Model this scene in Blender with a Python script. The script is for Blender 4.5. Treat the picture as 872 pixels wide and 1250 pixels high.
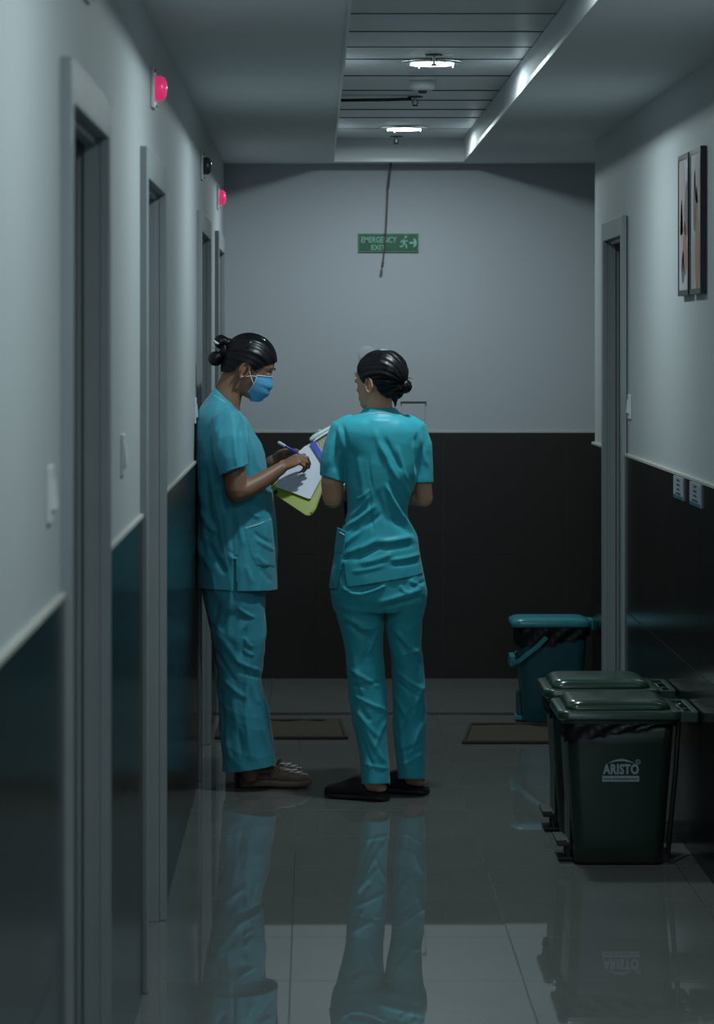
import bpy, bmesh, math, random
import numpy as np
from mathutils import Vector, Matrix
from mathutils.bvhtree import BVHTree
random.seed(7); np.random.seed(7)
SC = bpy.context.scene
COL = SC.collection
for o in list(bpy.data.objects): bpy.data.objects.remove(o)
PI = math.pi
R = math.radians
EYE = 1.64
FPX = 3900.0
# ------------------------------------------------------------------ camera
cam_d = bpy.data.cameras.new('camera'); cam = bpy.data.objects.new('camera', cam_d); COL.objects.link(cam)
cam.location = (0, 0, EYE); cam.rotation_euler = (PI/2, 0, 0)
cam_d.sensor_fit = 'HORIZONTAL'; cam_d.sensor_width = 36.0
cam_d.lens = FPX/872*36
cam_d.shift_x = (436-383)/872; cam_d.shift_y = -(625-418)/872
cam_d.clip_start = 0.05; cam_d.clip_end = 100
cam_d.dof.use_dof = True; cam_d.dof.focus_distance = 11.5; cam_d.dof.aperture_fstop = 9.0
SC.camera = cam
# ------------------------------------------------------------------ world
w = bpy.data.worlds.new('world'); SC.world = w; w.use_nodes = True
bg = w.node_tree.nodes['Background']; bg.inputs[0].default_value = (0.42, 0.57, 0.90, 1); bg.inputs[1].default_value = 1.0
SC.view_settings.view_transform = 'Standard'; SC.view_settings.look = 'None'
SC.view_settings.gamma = 1.0; SC.view_settings.exposure = 0.0; SC.view_settings.use_curve_mapping = False
LAMP_W = 16.5
LAMP_Y = [14.5, 11.1, 7.9, 4.6, 1.3, -2.0]
LAMP_X = 0.41
LAMP_COL = (0.80, 0.975, 0.99)

# ------------------------------------------------------------------ materials
def mat(name, col, rough=0.5, metal=0.0, spec=0.5, emit=None, estr=0.0, noise=None, bump=None, sheen=0.0, coat=0.0, coat_rough=0.1, sub=0.0):
    m = bpy.data.materials.new(name); m.use_nodes = True
    nt = m.node_tree; b = nt.nodes['Principled BSDF']
    b.inputs['Base Color'].default_value = (*col, 1)
    b.inputs['Roughness'].default_value = rough; b.inputs['Metallic'].default_value = metal
    b.inputs['Specular IOR Level'].default_value = spec
    b.inputs['Sheen Weight'].default_value = sheen
    b.inputs['Coat Weight'].default_value = coat; b.inputs['Coat Roughness'].default_value = coat_rough
    if sub: b.inputs['Subsurface Weight'].default_value = sub; b.inputs['Subsurface Scale'].default_value = 0.01
    if emit: b.inputs['Emission Color'].default_value = (*emit, 1); b.inputs['Emission Strength'].default_value = estr
    tc = nt.nodes.new('ShaderNodeTexCoord')
    def tex(scale, stretch=(1, 1, 1), detail=4):
        mp = nt.nodes.new('ShaderNodeMapping'); mp.inputs['Scale'].default_value = stretch
        nt.links.new(tc.outputs['Object'], mp.inputs[0])
        n = nt.nodes.new('ShaderNodeTexNoise'); n.inputs['Scale'].default_value = scale; n.inputs['Detail'].default_value = detail
        nt.links.new(mp.outputs[0], n.inputs['Vector']); return n
    if noise:   # (scale, amount, stretch)
        n = tex(noise[0], noise[2] if len(noise) > 2 else (1, 1, 1))
        mx = nt.nodes.new('ShaderNodeMix'); mx.data_type = 'RGBA'
        a = noise[1]
        mx.inputs[6].default_value = (*[c*(1-a) for c in col], 1); mx.inputs[7].default_value = (*[min(1, c*(1+a)) for c in col], 1)
        nt.links.new(n.outputs['Fac'], mx.inputs[0]); nt.links.new(mx.outputs[2], b.inputs['Base Color'])
    if bump:    # (scale, strength, distance, stretch)
        n = tex(bump[0], bump[3] if len(bump) > 3 else (1, 1, 1))
        bp = nt.nodes.new('ShaderNodeBump'); bp.inputs['Strength'].default_value = bump[1]; bp.inputs['Distance'].default_value = bump[2]
        nt.links.new(n.outputs['Fac'], bp.inputs['Height']); nt.links.new(bp.outputs[0], b.inputs['Normal'])
    return m
M = {}
M['paint'] = mat('wall_paint', (0.44, 0.468, 0.485), 0.6, noise=(1.2, 0.04), bump=(60, 0.1, 0.002), spec=0.3)
M['paint_blue_light'] = mat('wall_paint_blue_light', (0.425, 0.45, 0.485), 0.6, noise=(2, 0.03), bump=(60, 0.1, 0.002), spec=0.3)  # bluish light at the far end is put into this paint colour
M['ceil'] = mat('ceiling_paint', (0.70, 0.73, 0.76), 0.65, noise=(3, 0.03), bump=(40, 0.1, 0.002), spec=0.2)
M['floor'] = mat('vitrified_tile', (0.165, 0.172, 0.168), 0.018, spec=0.62, noise=(2.5, 0.16), bump=(1.3, 0.01, 0.0005))
M['floor_base'] = mat('tile_grout', (0.05, 0.05, 0.048), 0.5)
M['dado'] = mat('dark_dado_tile', (0.013, 0.0125, 0.012), 0.20, spec=0.2, noise=(3, 0.25), bump=(1.2, 0.05, 0.002))
M['dado_back'] = mat('brown_dado_tile', (0.022, 0.019, 0.017), 0.45, spec=0.35, noise=(3, 0.2))
M['dado_base'] = mat('dado_grout', (0.045, 0.043, 0.04), 0.6)
M['fillet'] = mat('dado_fillet', (0.42, 0.42, 0.39), 0.6, noise=(30, 0.2))
M['frame'] = mat('door_frame_paint', (0.26, 0.285, 0.30), 0.42, noise=(8, 0.1))
M['leaf'] = mat('door_leaf_laminate', (0.10, 0.115, 0.115), 0.45, noise=(6, 0.15, (1, 1, .1)))
M['panel'] = mat('ceiling_panel_metal', (0.60, 0.63, 0.65), 0.38, metal=0.15, noise=(5, 0.05))
M['panel_gap'] = mat('ceiling_gap', (0.07, 0.075, 0.08), 0.7)
M['white_plastic'] = mat('white_plastic', (0.62, 0.64, 0.66), 0.35, noise=(20, 0.03))
M['chrome'] = mat('chrome', (0.7, 0.72, 0.73), 0.18, metal=1.0)
M['dark_metal'] = mat('dark_metal', (0.05, 0.05, 0.05), 0.4, metal=0.8)
M['lens'] = mat('lamp_diffuser', (0.8, 0.8, 0.8), 0.4, emit=(0.84, 1.0, 0.93), estr=6.0)
M['pink'] = mat('pink_signal_glass', (0.55, 0.02, 0.10), 0.25, emit=(1.0, 0.05, 0.24), estr=0.42)
M['dark_dome'] = mat('unlit_signal_glass', (0.05, 0.045, 0.05), 0.25)
M['sign'] = mat('exit_sign_green', (0.006, 0.085, 0.035), 0.4, noise=(20, 0.1))
M['sign_rim'] = mat('exit_sign_rim', (0.07, 0.27, 0.16), 0.4)
M['sign_ink'] = mat('exit_sign_lettering', (0.22, 0.50, 0.42), 0.4)
M['rust'] = mat('rusty_brown_conduit', (0.10, 0.07, 0.065), 0.6, noise=(80, 0.4))
M['black_frame'] = mat('black_picture_frame', (0.006, 0.006, 0.007), 0.35)
M['art_paper'] = mat('art_paper', (0.46, 0.47, 0.52), 0.6, noise=(12, 0.05))
M['art_blush'] = mat('art_blush', (0.42, 0.34, 0.34), 0.6)
M['art_terracotta'] = mat('art_terracotta', (0.36, 0.16, 0.10), 0.6)
M['art_mauve'] = mat('art_mauve', (0.20, 0.15, 0.17), 0.6)
M['art_grey'] = mat('art_grey', (0.10, 0.12, 0.13), 0.6)
M['label'] = mat('label_card', (0.30, 0.32, 0.37), 0.5)
M['label_teal'] = mat('label_teal', (0.02, 0.10, 0.14), 0.5)
M['ink'] = mat('label_ink', (0.05, 0.055, 0.06), 0.5)
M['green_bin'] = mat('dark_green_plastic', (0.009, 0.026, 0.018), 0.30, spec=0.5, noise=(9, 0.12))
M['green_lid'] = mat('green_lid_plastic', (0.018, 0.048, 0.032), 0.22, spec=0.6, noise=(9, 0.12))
M['bin_dark'] = mat('black_rubber', (0.008, 0.010, 0.010), 0.45)
M['bag'] = mat('black_bin_bag', (0.006, 0.006, 0.007), 0.42, spec=0.3, bump=(30, 0.25, 0.004, (1, 1, 2.5)))
M['logo'] = mat('pale_logo_print', (0.30, 0.37, 0.42), 0.5)
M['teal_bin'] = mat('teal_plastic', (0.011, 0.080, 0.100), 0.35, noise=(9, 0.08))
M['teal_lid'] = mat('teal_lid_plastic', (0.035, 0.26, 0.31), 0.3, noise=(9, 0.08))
M['mat'] = mat('brown_coir', (0.060, 0.048, 0.032), 0.95, noise=(120, 0.5), bump=(160, 0.8, 0.006))
M['mat_edge'] = mat('coir_mat_binding', (0.045, 0.035, 0.024), 0.9, noise=(60, 0.3))
M['threshold'] = mat('threshold_strip', (0.012, 0.012, 0.012), 0.4)
M['scrub1'] = mat('teal_scrub_cotton', (0.042, 0.33, 0.44), 0.62, spec=0.35, noise=(9, 0.08), bump=(26, 0.22, 0.004), sheen=0.2)
M['scrub2'] = mat('teal_scrub_satin', (0.030, 0.40, 0.50), 0.48, spec=0.4, noise=(9, 0.06), bump=(22, 0.22, 0.004), sheen=0.15)
M['trim_white'] = mat('pale_piping', (0.50, 0.72, 0.72), 0.6)
M['skin1'] = mat('brown_skin', (0.26, 0.128, 0.082), 0.5, noise=(14, 0.12), sub=0.05)
M['skin2'] = mat('tan_skin', (0.62, 0.34, 0.22), 0.5, noise=(14, 0.10), sub=0.05)
M['hair'] = mat('black_hair', (0.003, 0.003, 0.0055), 0.38, spec=0.35, bump=(30, 0.4, 0.004, (0.5, 4, 1)))
M['mask'] = mat('blue_surgical_mask', (0.10, 0.40, 0.68), 0.6, noise=(30, 0.08))
M['mask_edge'] = mat('pale_mask_edge', (0.45, 0.68, 0.82), 0.6)
M['elastic'] = mat('white_elastic', (0.72, 0.72, 0.70), 0.6)
M['lash'] = mat('dark_lash', (0.008, 0.006, 0.006), 0.6)
M['gold'] = mat('gold_stud', (0.75, 0.58, 0.3), 0.25, metal=1.0)
M['clog'] = mat('brown_clog_rubber', (0.20, 0.135, 0.105), 0.6, noise=(35, 0.45))
M['clog_white'] = mat('white_clog_print', (0.66, 0.68, 0.74), 0.5)
M['black_shoe'] = mat('black_shoe_fabric', (0.006, 0.006, 0.007), 0.75)
M['black_sole'] = mat('black_shoe_sole', (0.012, 0.012, 0.013), 0.55)
M['paper'] = mat('white_paper', (0.60, 0.62, 0.74), 0.6, noise=(6, 0.03))
M['yellow'] = mat('yellow_green_folder', (0.29, 0.34, 0.045), 0.4, noise=(10, 0.1))
M['beige'] = mat('beige_card', (0.40, 0.34, 0.25), 0.6, noise=(14, 0.06))
M['blue'] = mat('blue_tape', (0.012, 0.05, 0.42), 0.4)
M['navy'] = mat('navy_folder', (0.008, 0.02, 0.15), 0.4)
M['clear'] = mat('pale_green_plastic', (0.50, 0.66, 0.62), 0.3)
M['pen_blue'] = mat('blue_pen', (0.015, 0.06, 0.50), 0.3)
M['pen_white'] = mat('pale_pen_cap', (0.50, 0.60, 0.72), 0.35)

# ------------------------------------------------------------------ helpers
def link(o, parent=None):
    COL.objects.link(o)
    if parent: o.parent = parent
    return o
def tag(o, label=None, cat=None, group=None, kind=None):
    if label: o['label'] = label
    if cat: o['category'] = cat
    if group: o['group'] = group
    if kind: o['kind'] = kind
    return o
def empty(name, loc=(0, 0, 0), label=None, cat=None, group=None, kind=None, rz=0.0):
    o = bpy.data.objects.new(name, None); o.empty_display_size = 0.1; o.location = loc; o.rotation_euler = (0, 0, rz)
    link(o); return tag(o, label, cat, group, kind)
class MB:
    """collects geometry in world coordinates, links it as one mesh object"""
    def __init__(s): s.v = []; s.f = []
    def add(s, vs, fs):
        n = len(s.v); s.v += [tuple(v) for v in vs]; s.f += [tuple(i+n for i in f) for f in fs]; return s
    def box(s, a, b):
        x0, y0, z0 = a; x1, y1, z1 = b
        x0, x1 = min(x0, x1), max(x0, x1); y0, y1 = min(y0, y1), max(y0, y1); z0, z1 = min(z0, z1), max(z0, z1)
        return s.add([(x0,y0,z0),(x1,y0,z0),(x1,y1,z0),(x0,y1,z0),(x0,y0,z1),(x1,y0,z1),(x1,y1,z1),(x0,y1,z1)],
                     [(0,3,2,1),(4,5,6,7),(0,1,5,4),(1,2,6,5),(2,3,7,6),(3,0,4,7)])
    def loft(s, rings, cap=True):
        n = len(rings[0]); k = len(rings)
        vs = [p for r in rings for p in r]; fs = []
        for i in range(k-1):
            for j in range(n):
                a = i*n+j; b = i*n+(j+1) % n; fs.append((a, b, b+n, a+n))
        if cap: fs.append(tuple(range(n))[::-1]); fs.append(tuple((k-1)*n+j for j in range(n)))
        return s.add(vs, fs)
    def tube(s, pts, rad, n=12, rnd=True, flat=1.0, up=(0, 0, 1)):
        P = [Vector(p) for p in pts]
        if not hasattr(rad, '__len__'): rad = [rad]*len(P)
        rad = list(rad)
        if rnd:
            d0 = (P[0]-P[1]).normalized(); d1 = (P[-1]-P[-2]).normalized()
            r0, r1 = rad[0], rad[-1]
            P = [P[0]+d0*r0*.95, P[0]+d0*r0*.6] + P + [P[-1]+d1*r1*.6, P[-1]+d1*r1*.95]
            rad = [r0*.3, r0*.8] + rad + [r1*.8, r1*.3]
        rings = []; u = Vector(up); a = None
        for i, p in enumerate(P):
            t = (P[min(i+1, len(P)-1)]-P[max(i-1, 0)]).normalized()
            if a is None:
                a = u.cross(t)
                if a.length < .3: a = Vector((1, 0, 0)).cross(t)
                if a.length < .3: a = Vector((0, 1, 0)).cross(t)
            else: a = a-t*a.dot(t)      # carry the frame along without twist
            a.normalize(); b = t.cross(a).normalized()
            rings.append([p+a*rad[i]*math.cos(2*PI*j/n)+b*rad[i]*flat*math.sin(2*PI*j/n) for j in range(n)])
        return s.loft(rings)
    def ell(s, c, r, M3=None, n=16, m=10):
        c = Vector(c); rings = []
        for i in range(m+1):
            th = PI*(i+.0)/m; th = min(max(th, .02), PI-.02)
            ring = []
            for j in range(n):
                q = Vector((r[0]*math.sin(th)*math.cos(2*PI*j/n), r[1]*math.sin(th)*math.sin(2*PI*j/n), -r[2]*math.cos(th)))
                if M3 is not None: q = M3 @ q
                ring.append(c+q)
            rings.append(ring)
        return s.loft(rings)
    def cyl(s, c0, c1, r0, r1=None, n=24):
        r1 = r0 if r1 is None else r1
        return s.tube([c0, c1], [r0, r1], n, rnd=False)
    def poly(s, pts, thick):
        """planar polygon pts extruded by vector thick"""
        n = len(pts); t = Vector(thick); P = [Vector(p) for p in pts]
        vs = P+[p+t for p in P]
        return s.add(vs, [tuple(range(n))[::-1], tuple(range(n, 2*n))]+[(i, (i+1) % n, n+(i+1) % n, n+i) for i in range(n)])
    def build(s, name, m, parent=None, smooth=False, bevel=0.0, seg=2, angle=40):
        me = bpy.data.meshes.new(name); me.from_pydata(s.v, [], s.f)
        bm = bmesh.new(); bm.from_mesh(me); bmesh.ops.recalc_face_normals(bm, faces=bm.faces[:]); bm.to_mesh(me); bm.free()
        if m: me.materials.append(m)
        if smooth: me.polygons.foreach_set('use_smooth', [True]*len(me.polygons))
        me.update()
        o = bpy.data.objects.new(name, me); link(o, parent)
        if parent:
            mw = Matrix.LocRotScale(parent.location, parent.rotation_euler, parent.scale)
            pp = parent.parent
            while pp is not None:
                mw = Matrix.LocRotScale(pp.location, pp.rotation_euler, pp.scale) @ mw; pp = pp.parent
            me.transform(mw.inverted())
        if bevel:
            b = o.modifiers.new('bevel', 'BEVEL'); b.width = bevel; b.segments = seg; b.limit_method = 'ANGLE'; b.angle_limit = R(angle)
            if not smooth:
                me.polygons.foreach_set('use_smooth', [True]*len(me.polygons))
                b.harden_normals = True
        return o
def at(px, py, D):
    return Vector(((px-383)*D/FPX, D, EYE-(py-418)*D/FPX))
def topx(v):
    return (383+FPX*v[0]/v[1], 418+FPX*(EYE-v[2])/v[1])
def struct(o): o['kind'] = 'structure'; return o
def voxel(mb, size, smooth_it=4, smooth_f=0.5):
    """voxel remesh of a union of closed shells -> (verts np, faces list)"""
    me = bpy.data.meshes.new('tmp'); me.from_pydata([tuple(v) for v in mb.v], [], mb.f)
    bm = bmesh.new(); bm.from_mesh(me)
    bmesh.ops.recalc_face_normals(bm, faces=bm.faces[:]); bm.to_mesh(me); bm.free()
    o = bpy.data.objects.new('tmp', me); COL.objects.link(o)
    r = o.modifiers.new('r', 'REMESH'); r.mode = 'VOXEL'; r.voxel_size = size; r.adaptivity = 0
    if smooth_it:
        sm = o.modifiers.new('s', 'SMOOTH'); sm.factor = smooth_f; sm.iterations = smooth_it
    dg = bpy.context.evaluated_depsgraph_get(); dg.update()
    ev = o.evaluated_get(dg); m2 = bpy.data.meshes.new_from_object(ev)
    bpy.data.objects.remove(o); bpy.data.meshes.remove(me)
    return m2
def get_co(me):
    a = np.empty(len(me.vertices)*3, np.float64); me.vertices.foreach_get('co', a); return a.reshape(-1, 3)
def get_no(me):
    a = np.empty(len(me.vertices)*3, np.float64); me.vertices.foreach_get('normal', a); return a.reshape(-1, 3)
def set_co(me, a): me.vertices.foreach_set('co', a.ravel()); me.update()
def finish(me, name, m, parent, cuts=(), kill=None, solid=0.0):
    bm = bmesh.new(); bm.from_mesh(me)
    for co, no in cuts:      # clears the side the normal points to
        g = bm.verts[:]+bm.edges[:]+bm.faces[:]
        bmesh.ops.bisect_plane(bm, geom=g, plane_co=co, plane_no=no, clear_outer=True)
    if kill is not None:
        d = [v for v in bm.verts if kill(v.co)]
        bmesh.ops.delete(bm, geom=d, context='VERTS')
    bm.to_mesh(me); bm.free()
    me.name = name; me.materials.clear(); me.materials.append(m)
    me.polygons.foreach_set('use_smooth', [True]*len(me.polygons)); me.update()
    o = bpy.data.objects.new(name, me); link(o, parent)
    if parent: me.transform(Matrix.Translation(-parent.location))
    if solid:
        s = o.modifiers.new('solid', 'SOLIDIFY'); s.thickness = solid; s.offset = -1
    return o
def folds(me, lst, side=-1, seed=0, amp=0.0, freq=(8, 8, 5)):
    """lst: (x0,y0,x1,y1,width_px,amp_mm) ridges (amp<0: valleys) on the surface facing the camera; side None: all round"""
    co = get_co(me); no = get_no(me)
    px = 383+FPX*co[:, 0]/co[:, 1]; py = 418+FPX*(EYE-co[:, 2])/co[:, 1]
    d = np.zeros(len(co))
    front = np.clip(-no[:, 1]*2.5+.2, 0, 1)
    for (x0, y0, x1, y1, wd, am) in lst:
        vx, vy = x1-x0, y1-y0; L = math.hypot(vx, vy)+1e-6; vx /= L; vy /= L
        t = (px-x0)*vx+(py-y0)*vy; dd = (px-x0)*(-vy)+(py-y0)*vx
        bow = 1.2*np.sin(np.clip(t/L, 0, 1)*PI)
        dd = dd - bow
        e = np.clip(np.minimum(t, L-t)/(0.3*L)+0.35, 0, 1); e = e*e*(3-2*e)
        d += am*.001*np.exp(-(dd/wd)**2)*e*front
    if amp:
        rs = np.random.RandomState(seed)
        for k in range(7):
            v = rs.randn(3)*np.array(freq); ph = rs.rand()*6.28
            q = co @ v + ph + 1.3*np.sin(co @ (rs.randn(3)*4))
            d += amp*.001*(1-np.abs(np.sin(q)))**2*.6
    co += no*d[:, None]
    set_co(me, co)
def inpoly(px, py, poly):
    ins = np.zeros(len(px), bool); n = len(poly)
    for i in range(n):
        x0, y0 = poly[i]; x1, y1 = poly[(i+1) % n]
        c = ((y0 > py) != (y1 > py)) & (px < (x1-x0)*(py-y0)/((y1-y0) if y1 != y0 else 1e-9)+x0)
        ins ^= c
    return ins
def raise_poly(me, poly, mm, front=True):
    co = get_co(me); no = get_no(me)
    px = 383+FPX*co[:, 0]/co[:, 1]; py = 418+FPX*(EYE-co[:, 2])/co[:, 1]
    k = inpoly(px, py, poly) & (no[:, 1] < -.05)
    co[k] += no[k]*mm*.001; set_co(me, co)
def bvh_of(me): return BVHTree.FromPolygons([v.co.copy() for v in me.vertices], [tuple(p.vertices) for p in me.polygons])
def snap(bvh, px, py, lift=0.0, D0=11.0):
    d = at(px, py, D0)-Vector((0, 0, EYE)); d.normalize()
    hit, n, i, dist = bvh.ray_cast(Vector((0, 0, EYE)), d)
    if hit is None: return at(px, py, 11.6)
    return hit-d*lift
def text_mesh(txt, size, origin, ax, up, m, name, parent, offset=0.0, depth=0.0008, align='CENTER', sx=1.0, space=1.0):
    c = bpy.data.curves.new('t', 'FONT'); c.body = txt; c.size = size; c.align_x = align; c.offset = offset; c.extrude = depth
    c.resolution_u = 3; c.space_character = space
    o = bpy.data.objects.new('t', c); COL.objects.link(o)
    dg = bpy.context.evaluated_depsgraph_get(); dg.update()
    me = bpy.data.meshes.new_from_object(o.evaluated_get(dg)); bpy.data.objects.remove(o)
    ax = Vector(ax); up = Vector(up); nn = ax.cross(up)
    mt = Matrix(((ax.x*sx, up.x, nn.x, origin[0]), (ax.y*sx, up.y, nn.y, origin[1]), (ax.z*sx, up.z, nn.z, origin[2]), (0, 0, 0, 1)))
    me.transform(mt)
    if parent: me.transform(Matrix.Translation(-parent.location))
    me.name = name; me.materials.clear(); me.materials.append(m)
    o = bpy.data.objects.new(name, me); link(o, parent); return o

# ================================================================== SETTING
XL, XLT = -0.437, -0.430      # left wall paint plane, tile plane
XR, XRT = 1.222, 1.210        # right wall paint plane, tile plane
YB = 15.6                     # far wall
YC = 13.87                    # right wall ends (side passage)
YN = -3.5
ZC = 2.512                    # ceiling
ZD = 1.2                      # dado height
XE = 4.2                      # end of side passage
YT = 14.09                    # floor threshold strip
DL = [(5.52, 6.61), (8.04, 9.13), (11.95, 13.10), (14.13, 15.16)]   # left doors, outer casing
DR = [(12.42, 13.30)]
DH = 2.135; CW = 0.07         # casing top height and face width

def wall_with_doors(name, plane, doors, y0, y1, thick, side, m):
    mb = MB(); xa, xb = plane, plane+side*thick
    y = y0
    for a, b in sorted(doors):
        mb.box((xa, y, 0), (xb, a+.03, ZC+.15)); mb.box((xa, a+.03, DH-.03), (xb, b-.03, ZC+.15)); y = b-.03
    mb.box((xa, y, 0), (xb, y1, ZC+.15))
    return struct(mb.build(name, m))
wl = wall_with_doors('wall_left', XL, DL, YN, YB+.2, 0.22, -1, M['paint'])
wr = wall_with_doors('wall_right', XR, DR, YN, YC, 0.22, 1, M['paint'])
wb = struct(MB().box((XL-.22, YB, 0), (XE+.2, YB+.2, ZC+.15)).build('wall_back', M['paint_blue_light']))
we = struct(MB().box((XE, YC-.3, 0), (XE+.2, YB, ZC+.15)).build('wall_passage_end', M['paint']))
wn = struct(MB().box((XR+.22, YC-.22, 0), (XE, YC, ZC+.15)).build('wall_passage_near', M['paint']))

# floor: slab + tiles
fl = struct(MB().box((XL-.3, YN, -.12), (XE+.2, YB+.2, -.004)).build('floor', M['floor_base']))
def tile_mesh(w_, l_, h_, bev, name, m):
    bm = bmesh.new(); bmesh.ops.create_cube(bm, size=1.0)
    for v in bm.verts: v.co.x *= w_; v.co.y *= l_; v.co.z *= h_
    top = [e for e in bm.edges if all(v.co.z > 0 for v in e.verts)]
    bmesh.ops.bevel(bm, geom=top, offset=bev, segments=1, affect='EDGES')
    me = bpy.data.meshes.new(name); bm.to_mesh(me); bm.free(); me.materials.append(m); return me
FT = {}
def put_tile(x0, x1, y0, y1, parent):
    k = (round(x1-x0, 3), round(y1-y0, 3))
    if k not in FT: FT[k] = tile_mesh(k[0]-.0022, k[1]-.0022, .01, .0008, 'floor_tile', M['floor'])
    o = bpy.data.objects.new('floor_tile', FT[k]); link(o, parent); o.location = ((x0+x1)/2, (y0+y1)/2, -.005)
    o.rotation_euler = (random.uniform(-1, 1)*.0004, random.uniform(-1, 1)*.0004, 0)
xs = [XLT-.2, -.06, .54, 1.14, XR+.15]
ys = [10.01+.6*k for k in range(-7, 7)]+[YT-.032]
for i in range(len(xs)-1):
    for j in range(len(ys)-1):
        if ys[j+1]-ys[j] > .02: put_tile(xs[i], xs[i+1], ys[j], ys[j+1], fl)
# plain polished floor nearer than the frame shows
tag(MB().box((XL, YN, -.01), (XR, ys[0]-.001, 0)).build('floor_surface', M['floor'], fl))
x = XLT-.2; 
xs2 = [XLT-.2, -.2, .46, 1.06, 1.66, 2.26, 2.86, 3.46, XE]
ys2 = [YT+.032, 14.90, 15.50, YB]
for i in range(len(xs2)-1):
    for j in range(len(ys2)-1):
        if ys2[j+1]-ys2[j] > .02: put_tile(xs2[i], xs2[i+1], ys2[j], ys2[j+1], fl)
for (x0, x1) in ((1.37, 2.26), (2.26, 2.86), (2.86, 3.46), (3.46, XE)): put_tile(x0, x1, YC, YT-.032, fl)
struct(MB().box((XLT-.15, YT-.032, -.01), (XE, YT+.032, .004)).build('trim_threshold', M['threshold'], None, bevel=.002))

# dado tiles, children of their walls
def dado_x(plane, back, ycuts, y0, y1, doors, parent):
    """tiles on a side wall between doors"""
    segs = []; y = y0
    for a, b in sorted(doors): segs.append((y, a)); y = b
    segs.append((y, y1))
    for a, b in segs:
        cs = [a]+[c for c in ycuts if a+.02 < c < b-.02]+[b]
        for i in range(len(cs)-1):
            for z0, z1 in ((0, .6), (.6, ZD)):
                MB().box((back, cs[i]+.0010, z0+.0012), (plane, cs[i+1]-.0010, z1-.0012)).build('dado_tile', M['dado'], parent, bevel=.0009, seg=1)
        MB().box((back, a, 0), (plane+(.0012 if back < plane else -.0012)*-1.2, b, ZD-.001)).build('grout', M['dado_base'], parent)
        s = 1 if plane > back else -1
        struct(MB().box((back-s*.001, a, ZD-.002), (plane+s*.003, b, ZD+.009)).build('trim_dado', M['fillet'], None, bevel=.002))
dado_x(XLT, XL, [7.2+.6*k for k in range(-14, 14)], YN, YB-.008, DL, wl)
dado_x(XRT, XR, [10.01+.6*k for k in range(-20, 7)], YN, YC, DR, wr)
cs = [XLT+.001]+[.028+.604*k for k in range(0, 7)]+[XE]
for i in range(len(cs)-1):
    for z0, z1 in ((0, .6), (.6, ZD)):
        MB().box((cs[i]+.0012, YB-.008, z0+.0012), (cs[i+1]-.0012, YB, z1-.0012)).build('dado_tile', M['dado_back'], wb, bevel=.0009, seg=1)
MB().box((XLT, YB-.0065, 0), (XE, YB, ZD-.001)).build('grout', M['dado_base'], wb)
struct(MB().box((XLT, YB-.011, ZD-.002), (XE, YB+.001, ZD+.009)).build('trim_dado', M['fillet'], None, bevel=.002))
# tiles wrapping the wall end and the passage side
MB().box((XRT, YC, 0), (XE, YC+.008, ZD)).build('dado_return', M['dado_back'], wn)

# ceiling with recess
RX0, RX1, RY1, RH = 0.094, 0.724, 15.35, 2.618
mb = MB(); mb.box((XL-.2, YN, ZC), (RX0, YB+.2, ZC+.13)); mb.box((RX1, YN, ZC), (XE+.2, YB+.2, ZC+.13)); mb.box((RX0, RY1, ZC), (RX1, YB+.2, ZC+.13))
mb.box((RX0-.1, YN, ZC+.12), (RX1+.1, RY1+.1, ZC+.2))
ce = struct(mb.build('ceiling', M['ceil']))
MB().box((RX0, YN, RH+.006), (RX1, RY1, RH+.012)).build('panel_bed', M['panel_gap'], ce)
pc = [15.35, 14.6, 13.9, 13.42, 12.90, 12.40, 11.72, 11.03, 10.57, 10.05, 9.50, 8.95, 8.4, 7.85, 7.3, 6.75, 6.2, 5.65, 5.1, 4.6, 4.0, 3.4, 2.8, 2.2, 1.6, 1.0, .4, -.2, -.8, -1.4, -2.0, -2.6, YN]
for i in range(len(pc)-1):
    b_, a_ = pc[i], pc[i+1]; dz = random.uniform(0, .002)
    MB().box((RX0+.002, a_+.003, RH-.0005+dz), (RX1-.002, b_-.003, RH+.007)).build('ceiling_panel', M['panel'], ce, bevel=.002, seg=1)
for q in pc[1:24]:
    MB().box((RX0+.002, q-.004, RH-.0019), (RX1-.002, q+.004, RH+.004)).build('joint_strip', M['panel_gap'], ce)
# painted metal edge trims of the recess
for x0, x1 in ((RX0-.004, RX0+.004), (RX1-.004, RX1+.004)):
    struct(MB().box((x0, YN, ZC-.004), (x1, RY1, ZC+.012)).build('trim_recess', M['white_plastic']))
struct(MB().box((RX0, RY1-.004, ZC-.004), (RX1, RY1+.004, ZC+.012)).build('trim_recess', M['white_plastic']))

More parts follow.
